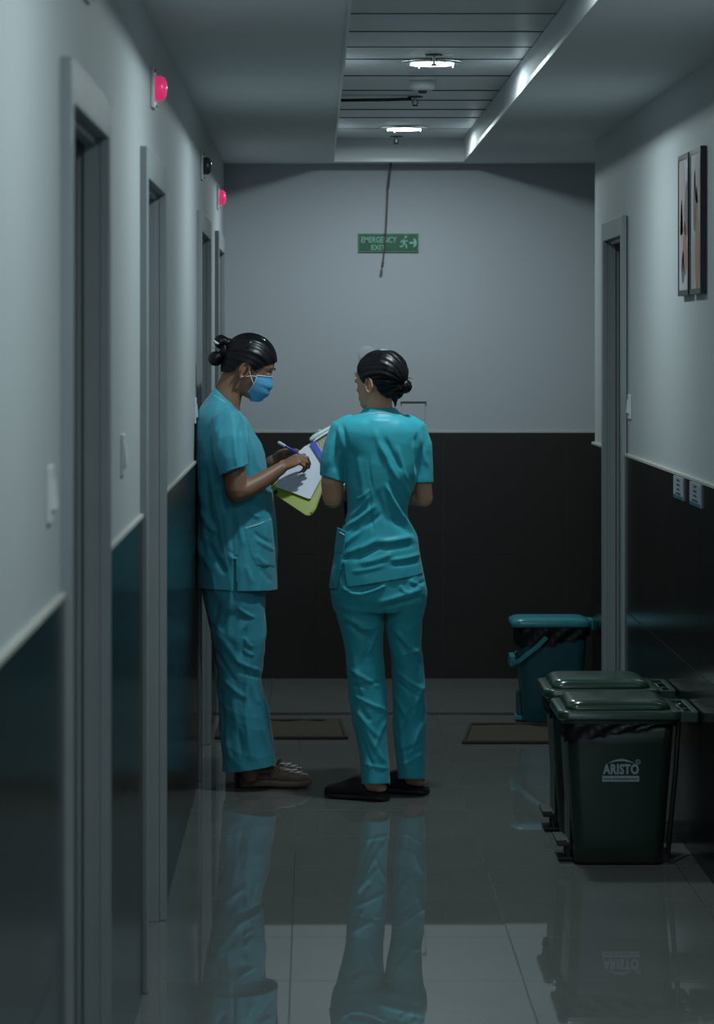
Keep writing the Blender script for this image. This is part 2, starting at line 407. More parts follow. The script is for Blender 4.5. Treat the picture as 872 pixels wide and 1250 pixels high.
# doors
def door(n, a, b, plane, side):
    """side=-1: left wall (opening goes to -x). casing stands proud of the tiles"""
    t = empty('door_%d' % n, (plane, (a+b)/2, 0)); struct(t)
    F = plane-side*.0115 if side < 0 else plane-.0115   # casing front plane
    F = plane+.0115 if side < 0 else plane-.0115
    s = side
    def X(d): return F+s*d
    mb = MB()
    ring = [(a, 0), (a, DH), (b, DH), (b, 0), (b-CW, 0), (b-CW, DH-CW-.007), (a+CW, DH-CW-.007), (a+CW, 0)]
    # casing face
    mb.box((X(0), a, 0), (X(.02), a+CW, DH)); mb.box((X(0), b-CW, 0), (X(.02), b, DH)); mb.box((X(0), a+CW, DH-CW-.007), (X(.02), b-CW, DH))
    mb.build('casing', M['frame'], t, bevel=.003)
    zi = DH-CW-.007
    mb = MB()   # jamb lining
    mb.box((X(.02), a+.028, 0), (X(.16), a+CW, zi+.02)); mb.box((X(.02), b-CW, 0), (X(.16), b-.028, zi+.02)); mb.box((X(.02), a+CW, zi), (X(.16), b-CW, zi+.02))
    mb.build('jamb', M['frame'], t)
    mb = MB()   # door stop
    mb.box((X(.028), a+CW, 0), (X(.052), a+CW+.014, zi)); mb.box((X(.028), b-CW-.014, 0), (X(.052), b-CW, zi)); mb.box((X(.028), a+CW+.014, zi-.014), (X(.052), b-CW-.014, zi))
    mb.build('door_stop', M['frame'], t, bevel=.002)
    lf = MB().box((X(.066), a+CW+.004, .008), (X(.10), b-CW-.004, zi-.004)).build('door_leaf', M['leaf'], t, bevel=.002)
    hb = MB(); yh = a+CW+.07
    hb.cyl((X(.066), yh, 1.02), (X(.020), yh, 1.02), .010, n=12); hb.tube([(X(.024), yh, 1.02), (X(.022), yh+.11, 1.02)], .009, 10)
    hb.cyl((X(.066), yh, 1.02), (X(.060), yh, 1.02), .026, n=20)
    hb.build('lever_handle', M['chrome'], t, smooth=True)
    return t
for i, (a, b) in enumerate(DL): door(i+1, a, b, XLT, -1)
door(5, DR[0][0], DR[0][1], XRT, 1)

# ================================================================== FITTINGS
def ceiling_lamp(y, label):
    t = empty('ceiling_downlight', (LAMP_X, y, RH), label, 'ceiling light', 'downlights in the ceiling recess')
    mb = MB()
    n = 40; rings = []
    for (r, z) in ((.062, -.001), (.106, -.001), (.110, -.004), (.104, -.009), (.078, -.011), (.070, -.006), (.062, -.001)):
        rings.append([(LAMP_X+r*math.cos(2*PI*j/n), y+r*math.sin(2*PI*j/n), RH+z) for j in range(n)])
    mb.loft(rings, cap=False); mb.build('ring', M['chrome'], t, smooth=True)
    mb = MB(); mb.cyl((LAMP_X, y, RH-.0035), (LAMP_X, y, RH-.014), .078, n=40); mb.build('diffuser', M['lens'], t)
    for k in range(4):
        a = k*PI/2+.5
        MB().cyl((LAMP_X+.088*math.cos(a), y+.088*math.sin(a), RH-.001), (LAMP_X+.088*math.cos(a), y+.088*math.sin(a), RH-.019), .003, n=8).build('stud', M['chrome'], t)
    l = bpy.data.lights.new('lamp', 'AREA'); l.shape = 'DISK'; l.size = .13; l.spread = R(178); l.energy = LAMP_W; l.color = LAMP_COL
    o = bpy.data.objects.new('lamp', l); link(o, t); o.location = (0, 0, -.0155)
lab = ['small round lit downlight at the far end of the ceiling recess', 'bright round downlight in front of the smoke detector']
for i, y in enumerate(LAMP_Y):
    ceiling_lamp(y, lab[i] if i < 2 else ['downlight over the floor before the bins, just above the frame', 'downlight beside the nearest left door, above the frame', 'downlight close ahead of the viewpoint, above the frame', 'downlight behind the viewpoint'][i-2])

def sprinkler(x, y, label, pipe=False):
    t = empty('sprinkler_head', (x, y, RH), label, 'sprinkler', 'sprinklers under the ceiling recess')
    MB().cyl((x, y, RH), (x, y, RH-.004), .030, n=24).build('cover_plate', M['dark_metal'], t)
    MB().tube([(x, y, RH-.002), (x, y, RH-.034)], [.006, .004], 10).build('stem', M['chrome'], t, smooth=True)
    mb = MB(); mb.cyl((x, y, RH-.034), (x, y, RH-.037), .012, n=16); mb.tube([(x-.009, y, RH-.012), (x-.011, y, RH-.024), (x-.003, y, RH-.035)], .0018, 6); mb.tube([(x+.009, y, RH-.012), (x+.011, y, RH-.024), (x+.003, y, RH-.035)], .0018, 6)
    mb.build('deflector', M['dark_metal'], t, smooth=True)
    if pipe:
        MB().tube([(RX0+.012, y, RH-.014), (x-.11, y, RH-.012), (x-.02, y, RH-.009)], .0065, 10).build('supply_pipe', M['dark_metal'], t, smooth=True)
sprinkler((530-383)*10.86/FPX, 10.86, 'thin sprinkler stem just in front of the brighter downlight')
sprinkler((507-383)*12.72/FPX, 12.72, 'dark sprinkler with a short pipe from the left edge of the recess', True)
sprinkler((484-383)*15.15/FPX, 15.15, 'farthest small sprinkler near the end face of the recess')
# smoke detector
x_, y_ = .402, 11.78
t = empty('smoke_detector', (x_, y_, RH), 'white round smoke detector hanging just behind the bright downlight', 'smoke detector')
MB().cyl((x_, y_, RH), (x_, y_, RH-.012), .050, n=32).build('base', M['white_plastic'], t, smooth=False)
mb = MB(); rings = []
for r, z in ((.050, -.012), (.050, -.036), (.046, -.045), (.030, -.050), (.004, -.050)):
    rings.append([(x_+r*math.cos(2*PI*j/32), y_+r*math.sin(2*PI*j/32), RH+z) for j in range(32)])
mb.loft(rings); mb.build('cover', M['white_plastic'], t, smooth=True)
MB().cyl((x_, y_, RH-.050), (x_, y_, RH-.060), .018, .014, n=20).build('sensor_grille', M['dark_metal'], t)

# call lights above left doors
def call_light(y, z, lit, label):
    t = empty('call_light', (XL, y, z), label, 'call light', 'call lights above the left doors')
    MB().box((XL, y-.055, z-.055), (XL+.010, y+.055, z+.055)).build('back_plate', M['white_plastic'], t, bevel=.003)
    mb = MB(); rings = []
    for d, r in ((.010, .034), (.024, .034), (.032, .031), (.038, .024), (.041, .012), (.042, .002)):
        rings.append([(XL+d, y+r*math.cos(2*PI*j/24), z+r*math.sin(2*PI*j/24)) for j in range(24)])
    mb.loft(rings); mb.build('dome', M['pink'] if lit else M['dark_dome'], t, smooth=True)
    for q in (-1, 1): MB().cyl((XL+.010, y+q*.044, z-q*.044), (XL+.013, y+q*.044, z-q*.044), .005, n=10).build('screw', M['dark_metal'], t)
call_light(8.62, 2.325, True, 'glowing pink call light high above the second door, the nearer of the two lit')
call_light(14.45, 2.295, True, 'small glowing pink call light near the far end of the left wall')
call_light(12.4, 2.325, False, 'unlit call light above the third left door, between the two pink ones')
call_light(6.10, 2.345, False, 'unlit call light at the top edge above the nearest left door')

def wall_switch(plane, s, y, z, label):
    t = empty('light_switch', (plane, y, z), label, 'switch', 'light switches beside the doors')
    MB().box((plane, y-.043, z-.047), (plane+s*.007, y+.043, z+.047)).build('switch_plate', M['white_plastic'], t, bevel=.002)
    for k in (-1, 0, 1):
        yy = y+k*.024; a, b = plane+s*.007, plane+s*.014
        mb = MB(); mb.poly([(a, yy-.010, z+.026), (plane+s*.0085, yy-.010, z+.026), (b, yy-.010, z-.024), (a, yy-.010, z-.026)], (0, .020, 0))
        mb.build('rocker', M['white_plastic'], t, bevel=.001, seg=1)
wall_switch(XL, 1, 5.27, 1.39, 'blurred white switch on the left wall before the nearest door')
wall_switch(XL, 1, 7.27, 1.385, 'pale grey switch on the left wall between the first and second doors')
wall_switch(XL, 1, 11.72, 1.39, 'switch on the left wall just behind the leaning woman')
wall_switch(XR, -1, 12.33, 1.392, 'small white switch on the right wall beside its door')
# socket box on the far wall
t = empty('wall_socket', (.50, YB, 1.30), 'faint pale socket plate on the far wall right of the bun', 'socket')
MB().box((.43, YB-.010, 1.245), (.545, YB, 1.345)).build('socket_plate', M['paint_blue_light'], t, bevel=.002)
MB().box((.425, YB-.014, 1.346), (.55, YB, 1.352)).build('top_lip', M['dado_base'], t)
mb = MB(); n = 28; rings = []
for r, d in ((.045, 0), (.045, .002), (.042, .004), (.030, .007), (.002, .007)):
    rings.append([(.262+r*math.cos(2*PI*j/n), YB-d, 1.578+r*math.sin(2*PI*j/n)) for j in range(n)])
mb.loft(rings); tag(mb.build('cable_grommet', M['paint_blue_light'], None, smooth=True), 'faint round plate on the far wall behind the standing woman\'s head', 'wall plate')

# exit sign
sx0, sx1, sz0, sz1 = (437.5-383)/250, (511-383)/250, EYE-(308-418)/250, EYE-(285-418)/250
t = empty('exit_sign', ((sx0+sx1)/2, YB, (sz0+sz1)/2), 'green emergency exit sign on the far wall with running figure and arrow', 'sign')
MB().box((sx0, YB-.012, sz0), (sx1, YB, sz1)).build('sign_rim', M['sign_rim'], t, bevel=.001)
MB().box((sx0+.004, YB-.0132, sz0+.005), (sx1-.004, YB-.004, sz1-.004)).build('sign_face', M['sign'], t)
yy = YB-.0145
text_mesh('EMERGENCY', .040, (sx0+.100, yy, sz0+.047), (1, 0, 0), (0, 0, 1), M['sign_ink'], 'lettering', t, offset=.0004, sx=.76)
text_mesh('EXIT', .036, (sx0+.097, yy, sz0+.011), (1, 0, 0), (0, 0, 1), M['sign_ink'], 'lettering', t, offset=.0004, sx=.95)
mb = MB(); cx, cz = sx0+.226, sz0+.046
def seg2(p, q, w_):
    p = Vector((p[0], 0, p[1])); q = Vector((q[0], 0, q[1])); d = (q-p).normalized(); nn = Vector((-d.z, 0, d.x))*w_*.5
    o = Vector((cx, yy, cz)); mb.poly([o+p-nn, o+q-nn, o+q+nn, o+p+nn], (0, -.0006, 0))
seg2((.002, .020), (-.004, -.002), .012); seg2((.002, .017), (.016, .006), .005); seg2((0, .017), (-.014, .010), .005); seg2((-.014, .010), (-.018, .0), .005)
seg2((-.004, -.002), (.010, -.012), .006); seg2((.010, -.012), (.008, -.028), .006); seg2((-.004, -.002), (-.010, -.018), .006); seg2((-.010, -.018), (-.024, -.018), .006)
mb.poly([(cx+.006+.006*math.cos(a*PI/6), yy, cz+.029+.006*math.sin(a*PI/6)) for a in range(12)], (0, -.0006, 0))
mb.build('running_figure', M['sign_ink'], t)
mb = MB(); cx, cz = sx0+.268, sz0+.046
seg2((-.018, 0), (.004, 0), .010)
mb.poly([(cx+.0, yy, cz+.022), (cx+.012, yy, cz+.018), (cx+.018, yy, cz), (cx+.012, yy, cz-.018), (cx, yy, cz-.022), (cx+.006, yy, cz)], (0, -.0006, 0))
mb.build('arrow', M['sign_ink'], t)

# hanging conduit in front of the sign
def bp(px, py, D=15.52): return tuple(at(px, py, D))
t = empty('hanging_cable', bp(477.5, 199), 'thin reddish brown cable hanging from the ceiling across the exit sign', 'cable')
MB().tube([bp(477.5, 198.5), bp(474, 229)], .006, 10).build('conduit', M['rust'], t, smooth=True)
MB().tube([bp(474, 229), bp(472.2, 270), bp(470.3, 300), bp(467.6, 320)], .0033, 8).build('cable', M['rust'], t, smooth=True)
MB().tube([bp(467.6, 320), bp(467, 325)], .0065, 10).build('plug_end', M['rust'], t, smooth=True)

# pictures
def picture(y0, y1, z0, z1, shapes, label):
    t = empty('framed_picture', (XR, (y0+y1)/2, (z0+z1)/2), label, 'picture', 'pair of framed prints on the right wall')
    d = .020; f = .018
    mb = MB()
    mb.box((XR, y0, z0), (XR-d, y0+f, z1)); mb.box((XR, y1-f, z0), (XR-d, y1, z1)); mb.box((XR, y0+f, z0), (XR-d, y1-f, z0+f)); mb.box((XR, y0+f, z1-f), (XR-d, y1-f, z1))
    mb.build('picture_frame', M['black_frame'], t, bevel=.001, seg=1)
    p = MB().box((XR, y0+f, z0+f), (XR-.0175, y1-f, z1-f)).build('print', M['art_paper'], t)
    W, H = y1-y0-2*f, z1-z0-2*f
    for (u, v, ru, rv, tilt, mk) in shapes:     # u 0..1 from near to far, v 0..1 from bottom
        pts = []
        for k in range(28):
            a = 2*PI*k/28; e = ru*math.cos(a)*(1-.35*math.sin(a)); g = rv*math.sin(a)
            uu = (u*W+e*math.cos(tilt)-g*math.sin(tilt)); vv = (v*H+e*math.sin(tilt)+g*math.cos(tilt))
            uu = min(max(uu, 0), W); vv = min(max(vv, 0), H)
            pts.append((XR-.0175, y0+f+uu, z0+f+vv))
        MB().poly(pts, (-.0006, 0, 0)).build('printed_shape', M[mk], t)
    return t
picture(10.255, 10.54, 1.792, 2.252, [(.72, .80, .09, .16, 0, 'art_blush'), (.2, .62, .045, .09, .1, 'art_mauve'), (.35, .32, .05, .09, -.1, 'art_terracotta'), (.55, .18, .035, .055, .1, 'art_grey'), (.7, .42, .04, .12, 0, 'art_blush')],
        'farther of the two black framed abstract prints on right wall')
picture(9.925, 10.21, 1.792, 2.252, [(.25, .86, .09, .10, 0, 'art_blush'), (.6, .66, .035, .10, .05, 'art_mauve'), (.35, .36, .055, .17, -.05, 'art_terracotta'), (.8, .2, .04, .09, 0, 'art_blush')],
        'nearer of the two black framed abstract prints on right wall')

def plaque(y0, y1, label):
    t = empty('notice_card', (XRT, (y0+y1)/2, 1.16), label, 'notice', 'notice cards under the right dado edge')
    z1, z0 = ZD-.004, ZD-.078; x0, x1 = XRT, XRT-.005
    MB().box((x0, y0, z0), (x1, y1, z1)).build('card', M['label'], t, bevel=.001, seg=1)
    MB().box((x1, y0+.004, z0+.002), (x1-.0006, y1-.004, z0+.012)).build('teal_band', M['label_teal'], t)
    for k in range(4):
        zc = z1-.012-k*.0145; hw = (.042, .046, .040, .075)[k]; yc = (y0+y1)/2
        mb = MB()
        for q in range(4):
            a = yc-hw+q*hw/2; mb.box((x1, a, zc-.004+random.uniform(0, .0015)), (x1-.0006, a+hw*.42, zc+.004-random.uniform(0, .0015)))
        mb.build('printed_line', M['ink'], t)
plaque(10.42, 10.70, 'left, farther small notice card under the dado edge on right wall')
plaque(9.95, 10.24, 'right, nearer small notice card under the dado edge on right wall')

# mats
def door_mat(pts, label, lump=None):
    t = empty('door_mat', (sum(p[0] for p in pts)/4, sum(p[1] for p in pts)/4, 0), label, 'mat', 'brown mats before the threshold')
    # grid
    nx, ny = 40, 14; A, B, C_, D_ = [Vector((p[0], p[1], 0)) for p in pts]; vs = []; fs = []
    for j in range(ny+1):
        for i in range(nx+1):
            u, v = i/nx, j/ny
            p = (A*(1-u)+B*u)*(1-v)+(D_*(1-u)+C_*u)*v
            z = .010+.0025*math.sin(u*21+v*3)*math.sin(v*9+u*4)
            if v > .98: p.y += .008*math.sin(u*17)
            if lump: z += .016*math.exp(-((u-lump[0])/.05)**2-((v-lump[1])/.10)**2)
            e = min(u*nx, (1-u)*nx, v*ny, (1-v)*ny)
            if e < .5: z = .001
            vs.append((p.x, p.y, z))
    for j in range(ny):
        for i in range(nx):
            a = j*(nx+1)+i; fs.append((a, a+1, a+nx+2, a+nx+1))
    MB().add(vs, fs).build('mat_pile', M['mat'], t, smooth=True)
    mb = MB(); Q = [A, B, C_, D_]; 
    for k in range(4): mb.tube([Q[k]+Vector((0, 0, .007)), Q[(k+1) % 4]+Vector((0, 0, .007))], .0085, 8)
    mb.build('mat_binding', M['mat_edge'], t, smooth=True)
door_mat([(-.40, 13.20), (.136, 13.20), (.115, 13.80), (-.40, 13.80)], 'brown doormat on the floor behind the leaning woman\'s legs', (.93, .95))
door_mat([(.613, 13.05), (1.19, 13.05), (1.19, 13.66), (.672, 13.66)], 'brown doormat on the floor behind the green bins')

# ================================================================== BINS
def rrect(x0, x1, y0, y1, r, z, n=6):
    pts = []
    for cx, cy, a0 in ((x1-r, y1-r, 0), (x0+r, y1-r, PI/2), (x0+r, y0+r, PI), (x1-r, y0+r, 3*PI/2)):
        for k in range(n+1):
            a = a0+PI/2*k/n; pts.append((cx+r*math.cos(a), cy+r*math.sin(a), z))
    return pts
def bag_skirt(x0, x1, y0, y1, ztop, fn, r=.03, out=.006):
    """bin liner folded over the rim: fn(x,y) -> bottom height"""
    base = []
    for (px_, py_, _) in rrect(x0-out, x1+out, y0-out, y1+out, r, 0, 5): base.append((px_, py_))
    # refine
    ref = []
    for i in range(len(base)):
        a = Vector(base[i]); b = Vector(base[(i+1) % len(base)]); n = max(1, int((b-a).length/.012))
        for k in range(n): ref.append(a.lerp(b, k/n))
    rings = []; K = 7
    cx, cy = (x0+x1)/2, (y0+y1)/2
    for k in range(K+1):
        ring = []
        for i, p in enumerate(ref):
            zb = fn(p.x, p.y)+.004*math.sin(i*1.7)+.003*math.sin(i*.63)
            z = ztop+(zb-ztop)*k/K
            o = .004*math.sin(i*.9+k*.8)+.003*math.sin(i*2.3-k)+.003
            d = Vector((p.x-cx, p.y-cy)); d.normalize()
            s = o if k else 0
            taper = -(ztop-z)*.06
            ring.append((p.x+d.x*(s+taper), p.y+d.y*(s+taper), z))
        rings.append(ring)
    mb = MB(); mb.loft(rings, cap=False); return mb
def green_bin(dy, label):
    t = empty('pedal_bin', (.95, 10.18+dy, 0), label, 'bin', 'green pedal bins by the right wall')
    t.location = (.95, 10.18, 0)
    x0b, x1b, x0t, x1t = .818, 1.098, .792, 1.130
    y0b, y1b, y0t, y1t = 10.015, 10.315, 9.985, 10.335
    mb = MB(); rings = [rrect(x0b+.008, x1b-.008, y0b+.008, y1b-.008, .03, .004), rrect(x0b, x1b, y0b, y1b, .035, .012)]
    for k in range(1, 7):
        u = k/6; f_ = lambda a, b: a+(b-a)*u
        rings.append(rrect(f_(x0b, x0t), f_(x1b, x1t), f_(y0b, y0t), f_(y1b, y1t), .035, .012+.445*u))
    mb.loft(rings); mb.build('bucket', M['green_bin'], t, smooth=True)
    # raised side ribs / panels
    for xx in (x0b+.02, x1b-.02):
        pass
    mb = MB()   # rim below lid
    mb.loft([rrect(x0t-.012, x1t+.012, y0t-.012, y1t+.012, .04, .448), rrect(x0t-.014, x1t+.014, y0t-.014, y1t+.014, .04, .462)])
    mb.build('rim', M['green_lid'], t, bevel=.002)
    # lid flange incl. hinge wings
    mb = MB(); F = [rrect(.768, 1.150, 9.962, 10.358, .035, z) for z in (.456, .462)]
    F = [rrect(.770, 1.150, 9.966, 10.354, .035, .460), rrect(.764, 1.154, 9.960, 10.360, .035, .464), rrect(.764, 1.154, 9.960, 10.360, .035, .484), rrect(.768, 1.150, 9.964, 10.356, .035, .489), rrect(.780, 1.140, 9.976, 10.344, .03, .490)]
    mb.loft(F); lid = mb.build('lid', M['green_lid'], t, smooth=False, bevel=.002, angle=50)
    mb = MB(); rings = []
    for k in range(9):
        a = k/8*PI/2; ins = .018*(1-math.cos(a)) if k < 9 else 0
        rings.append(rrect(.792+.030*(1-math.cos(a)), 1.122-.045*(1-math.cos(a)), 9.992+.030*(1-math.cos(a)), 10.328-.03*(1-math.cos(a)), .045, .488+.030*math.sin(a)))
    # softly crowned top
    rings.append([(p[0]*.6+.4*.955, p[1]*.6+.4*10.16, .5205) for p in rings[-1]])
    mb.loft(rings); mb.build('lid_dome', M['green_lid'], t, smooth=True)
    mb = MB()   # step ridge in the dome
    mb.loft([rrect(.806, 1.10, 9.984, 10.02, .016, .488), rrect(.812, 1.094, 9.986, 10.03, .014, .500), rrect(.822, 1.084, 9.994, 10.03, .01, .503)])
    mb.build('dome_step', M['green_lid'], t, smooth=True)
    # rear carrying handle with slots
    hb = MB()
    hb.box((1.145, 9.975, .452), (1.203, 10.000, .486)); hb.box((1.145, 10.320, .452), (1.203, 10.345, .486)); hb.box((1.186, 10.0, .456), (1.206, 10.32, .486)); hb.box((1.145, 10.0, .452), (1.160, 10.32, .478))
    hb.build('rear_handle', M['green_lid'], t, bevel=.004)
    hb = MB(); hb.cyl((1.168, 9.998, .470), (1.168, 10.322, .470), .007, n=12)
    for yy in (10.02, 10.15, 10.28): hb.box((1.155, yy-.012, .458), (1.185, yy+.012, .478))
    hb.build('hinge', M['bin_dark'], t, bevel=.002)
    # lifting rod from pedal to lid, behind
    for yy in (10.02, 10.31):
        MB().tube([(1.146, yy, .452), (1.136, yy, .30), (1.112, yy, .04)], .008, 8).build('lift_rod', M['bin_dark'], t, smooth=True)
    for yy in (10.06, 10.27):
        w_ = MB(); w_.cyl((1.098, yy-.0, .026), (1.098, yy+.02, .026), .024, n=24); w_.build('wheel', M['bin_dark'], t, bevel=.003)
    # pedal
    pb = MB(); pb.box((.770, 10.08, .050), (.812, 10.25, .064)); pb.box((.766, 10.08, .062), (.800, 10.25, .070))
    pb.build('pedal', M['bin_dark'], t, bevel=.003)
    pb = MB(); pb.box((.774, 10.09, .004), (.84, 10.24, .014)); pb.box((.800, 10.10, .010), (.812, 10.13, .055)); pb.box((.800, 10.20, .010), (.812, 10.23, .055))
    pb.build('pedal_bracket', M['bin_dark'], t, bevel=.002)
    # inside of pedal side: pale recessed guide
    MB().box((.806, 10.06, .06), (.811, 10.27, .40)).build('guide_panel', M['green_bin'], t, bevel=.002)
    bg_ = bag_skirt(x0t, x1t, y0t, y1t, .452, lambda x, y: .395+.052*min(max((x-.80)/.30, 0), 1)**1.2, .035)
    o = bg_.build('bin_bag', M['bag'], t, smooth=True)
    t.location.y += dy
    return t
b1 = green_bin(0.0, 'dark green pedal bin with white logo, nearer of the green pair')
# logo on near bin, on the slanting side
def logo_pt(px, py):
    z0_ = EYE-(py-418)/390.5; u = (z0_-.012)/.445; y = 10.015+(9.985-10.015)*u
    return Vector(((px-383)*y/FPX, y-.0012, EYE-(py-418)*y/FPX))
o_ = logo_pt(758.5, 944.5); ax = Vector((1, 0, 0)); up = (logo_pt(758.5, 900)-logo_pt(758.5, 950)).normalized()
text_mesh('ARISTO', .0425, o_, ax, up, M['logo'], 'logo_lettering', b1, offset=.0016, depth=.0004, sx=.73, space=1.07)
def flat(pts, thick=.0006): return MB().poly(pts, (0, -thick, 0))
arc = [logo_pt(741.5+34*k/14, 932-5.6*math.sin(PI*k/14)) for k in range(15)]+[logo_pt(741.5+34*k/14, 932-3.0*math.sin(PI*k/14)) for k in range(13, 0, -1)]
flat(arc).build('logo_arc', M['logo'], b1)
mb = MB(); c_ = logo_pt(779.2, 930); mb_r = []
for r in (.0078, .0055): mb_r.append([tuple(c_+ax*r*math.cos(2*PI*j/20)+up*r*math.sin(2*PI*j/20)) for j in range(20)])
n = 20; mb.add(mb_r[0]+mb_r[1], [(j, (j+1) % n, n+(j+1) % n, n+j) for j in range(n)]); mb.build('registered_ring', M['logo'], b1)
text_mesh('R', .009, c_-up*.003, ax, up, M['logo'], 'registered_letter', b1, depth=.0003)
flat([logo_pt(735.5, 947), logo_pt(780.5, 947), logo_pt(780.5, 954), logo_pt(735.5, 954)]).build('logo_bar', M['logo'], b1)
text_mesh('www.Aristoplast.com', .0125, logo_pt(758, 952)+Vector((0, -.001, 0)), ax, up, M['green_bin'], 'logo_address', b1, offset=.0002, depth=.0003, sx=.98)
b2 = green_bin(.62, 'dark green pedal bin behind, farther of the green pair')

# teal bin
t = empty('pedal_bin', (1.03, 13.85, 0), 'teal pedal bin with black liner standing past the mat by far corner', 'bin')
TX0b, TX1b, TX0t, TX1t = .900, 1.150, .880, 1.180; TY0b, TY1b, TY0t, TY1t = 13.735, 13.95, 13.72, 13.97
mb = MB(); rings = [rrect(TX0b+.01, TX1b-.01, TY0b+.01, TY1b-.01, .03, .003)]
for k in range(7):
    u = k/6; f_ = lambda a, b: a+(b-a)*u
    rings.append(rrect(f_(TX0b, TX0t), f_(TX1b, TX1t), f_(TY0b, TY0t), f_(TY1b, TY1t), .04, .012+.405*u))
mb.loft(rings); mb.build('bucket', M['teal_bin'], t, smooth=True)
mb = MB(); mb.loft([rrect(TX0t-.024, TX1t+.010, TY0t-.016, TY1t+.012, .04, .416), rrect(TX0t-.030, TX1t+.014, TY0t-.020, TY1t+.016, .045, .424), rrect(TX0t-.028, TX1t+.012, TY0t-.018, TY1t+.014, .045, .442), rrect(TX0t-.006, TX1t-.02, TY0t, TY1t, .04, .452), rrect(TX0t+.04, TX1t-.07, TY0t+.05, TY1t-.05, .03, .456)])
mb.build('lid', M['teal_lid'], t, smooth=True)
MB().box((TX1t+.005, 13.78, .40), (TX1t+.030, 13.91, .444)).build('hinge', M['teal_lid'], t, bevel=.004)
bag_skirt(TX0t, TX1t, TY0t, TY1t, .418, lambda x, y: .335+.04*min(max((x-1.0)/.18, 0), 1), .04).build('bin_bag', M['bag'], t, smooth=True)
mb = MB()
def strap(pts, w_, th):
    P = [Vector(p) for p in pts]; rings = []
    for i, p in enumerate(P):
        tt = (P[min(i+1, len(P)-1)]-P[max(i-1, 0)]).normalized()
        nrm = Vector((0, 0, 1)).cross(tt)
        if nrm.length < .01: nrm = Vector((1, 0, 0))
        nrm.normalize(); up_ = tt.cross(nrm).normalized()
        rings.append([p+up_*w_/2+nrm*th/2, p+up_*w_/2-nrm*th/2, p-up_*w_/2-nrm*th/2, p-up_*w_/2+nrm*th/2])
    mb.loft(rings)
strap([(1.00, TY0t-.016, .375), (.96, TY0t-.018, .335), (.92, TY0t-.018, .305), (.885, TY0t-.014, .275), (.862, TY0t+.01, .262), (.856, 13.80, .260), (.856, 13.90, .260), (.862, TY1t-.01, .262), (.885, TY1t+.014, .275), (.92, TY1t+.018, .305), (1.00, TY1t+.016, .375)], .020, .006)
mb.build('bail_handle', M['teal_lid'], t, bevel=.002)
mb = MB(); mb.box((.848, 13.77, .240), (.872, 13.92, .290)); mb.build('handle_grip', M['teal_lid'], t, bevel=.006)
mb = MB(); mb.box((.872, 13.78, .012), (.905, 13.90, .03)); mb.build('pedal', M['teal_lid'], t, bevel=.003)
mb = MB(); mb.box((.878, 13.80, .03), (.890, 13.88, .13)); mb.build('pedal_bracket', M['teal_bin'], t, bevel=.003)
#PEOPLE

# ================================================================== PEOPLE
HN = 40
def slices(rows, D, n=HN, e=2.3, dy=0.0):
    """rows: (xl, yl, xr, yr, b[, Ycentre offset]) profile slices given where their two edges stand"""
    rings = []
    for r in rows:
        xl, yl, xr, yr, b = r[:5]; Dc = D+dy+(r[5] if len(r) > 5 else 0)
        A = at(xl, yl, Dc); B = at(xr, yr, Dc); ring = []
        for j in range(n):
            a = 2*PI*j/n; c, s_ = math.cos(a), math.sin(a)
            u = math.copysign(abs(c)**(2/e), c); v = math.copysign(abs(s_)**(2/e), s_)
            p = A.lerp(B, .5+.5*u); ring.append((p.x, Dc+b*v, p.z))
        rings.append(ring)
    return rings
def interp_rows(rows, k=3):
    """smooth (Catmull-Rom) refinement of slice rows"""
    A = np.array([list(r)+[0]*(6-len(r)) for r in rows], float); out = []
    for i in range(len(A)-1):
        p0, p1, p2, p3 = A[max(i-1, 0)], A[i], A[i+1], A[min(i+2, len(A)-1)]
        for q in range(k):
            t_ = q/k; out.append(tuple(.5*((2*p1)+(-p0+p2)*t_+(2*p0-5*p1+4*p2-p3)*t_**2+(-p0+3*p1-3*p2+p3)*t_**3)))
    out.append(tuple(A[-1])); return out
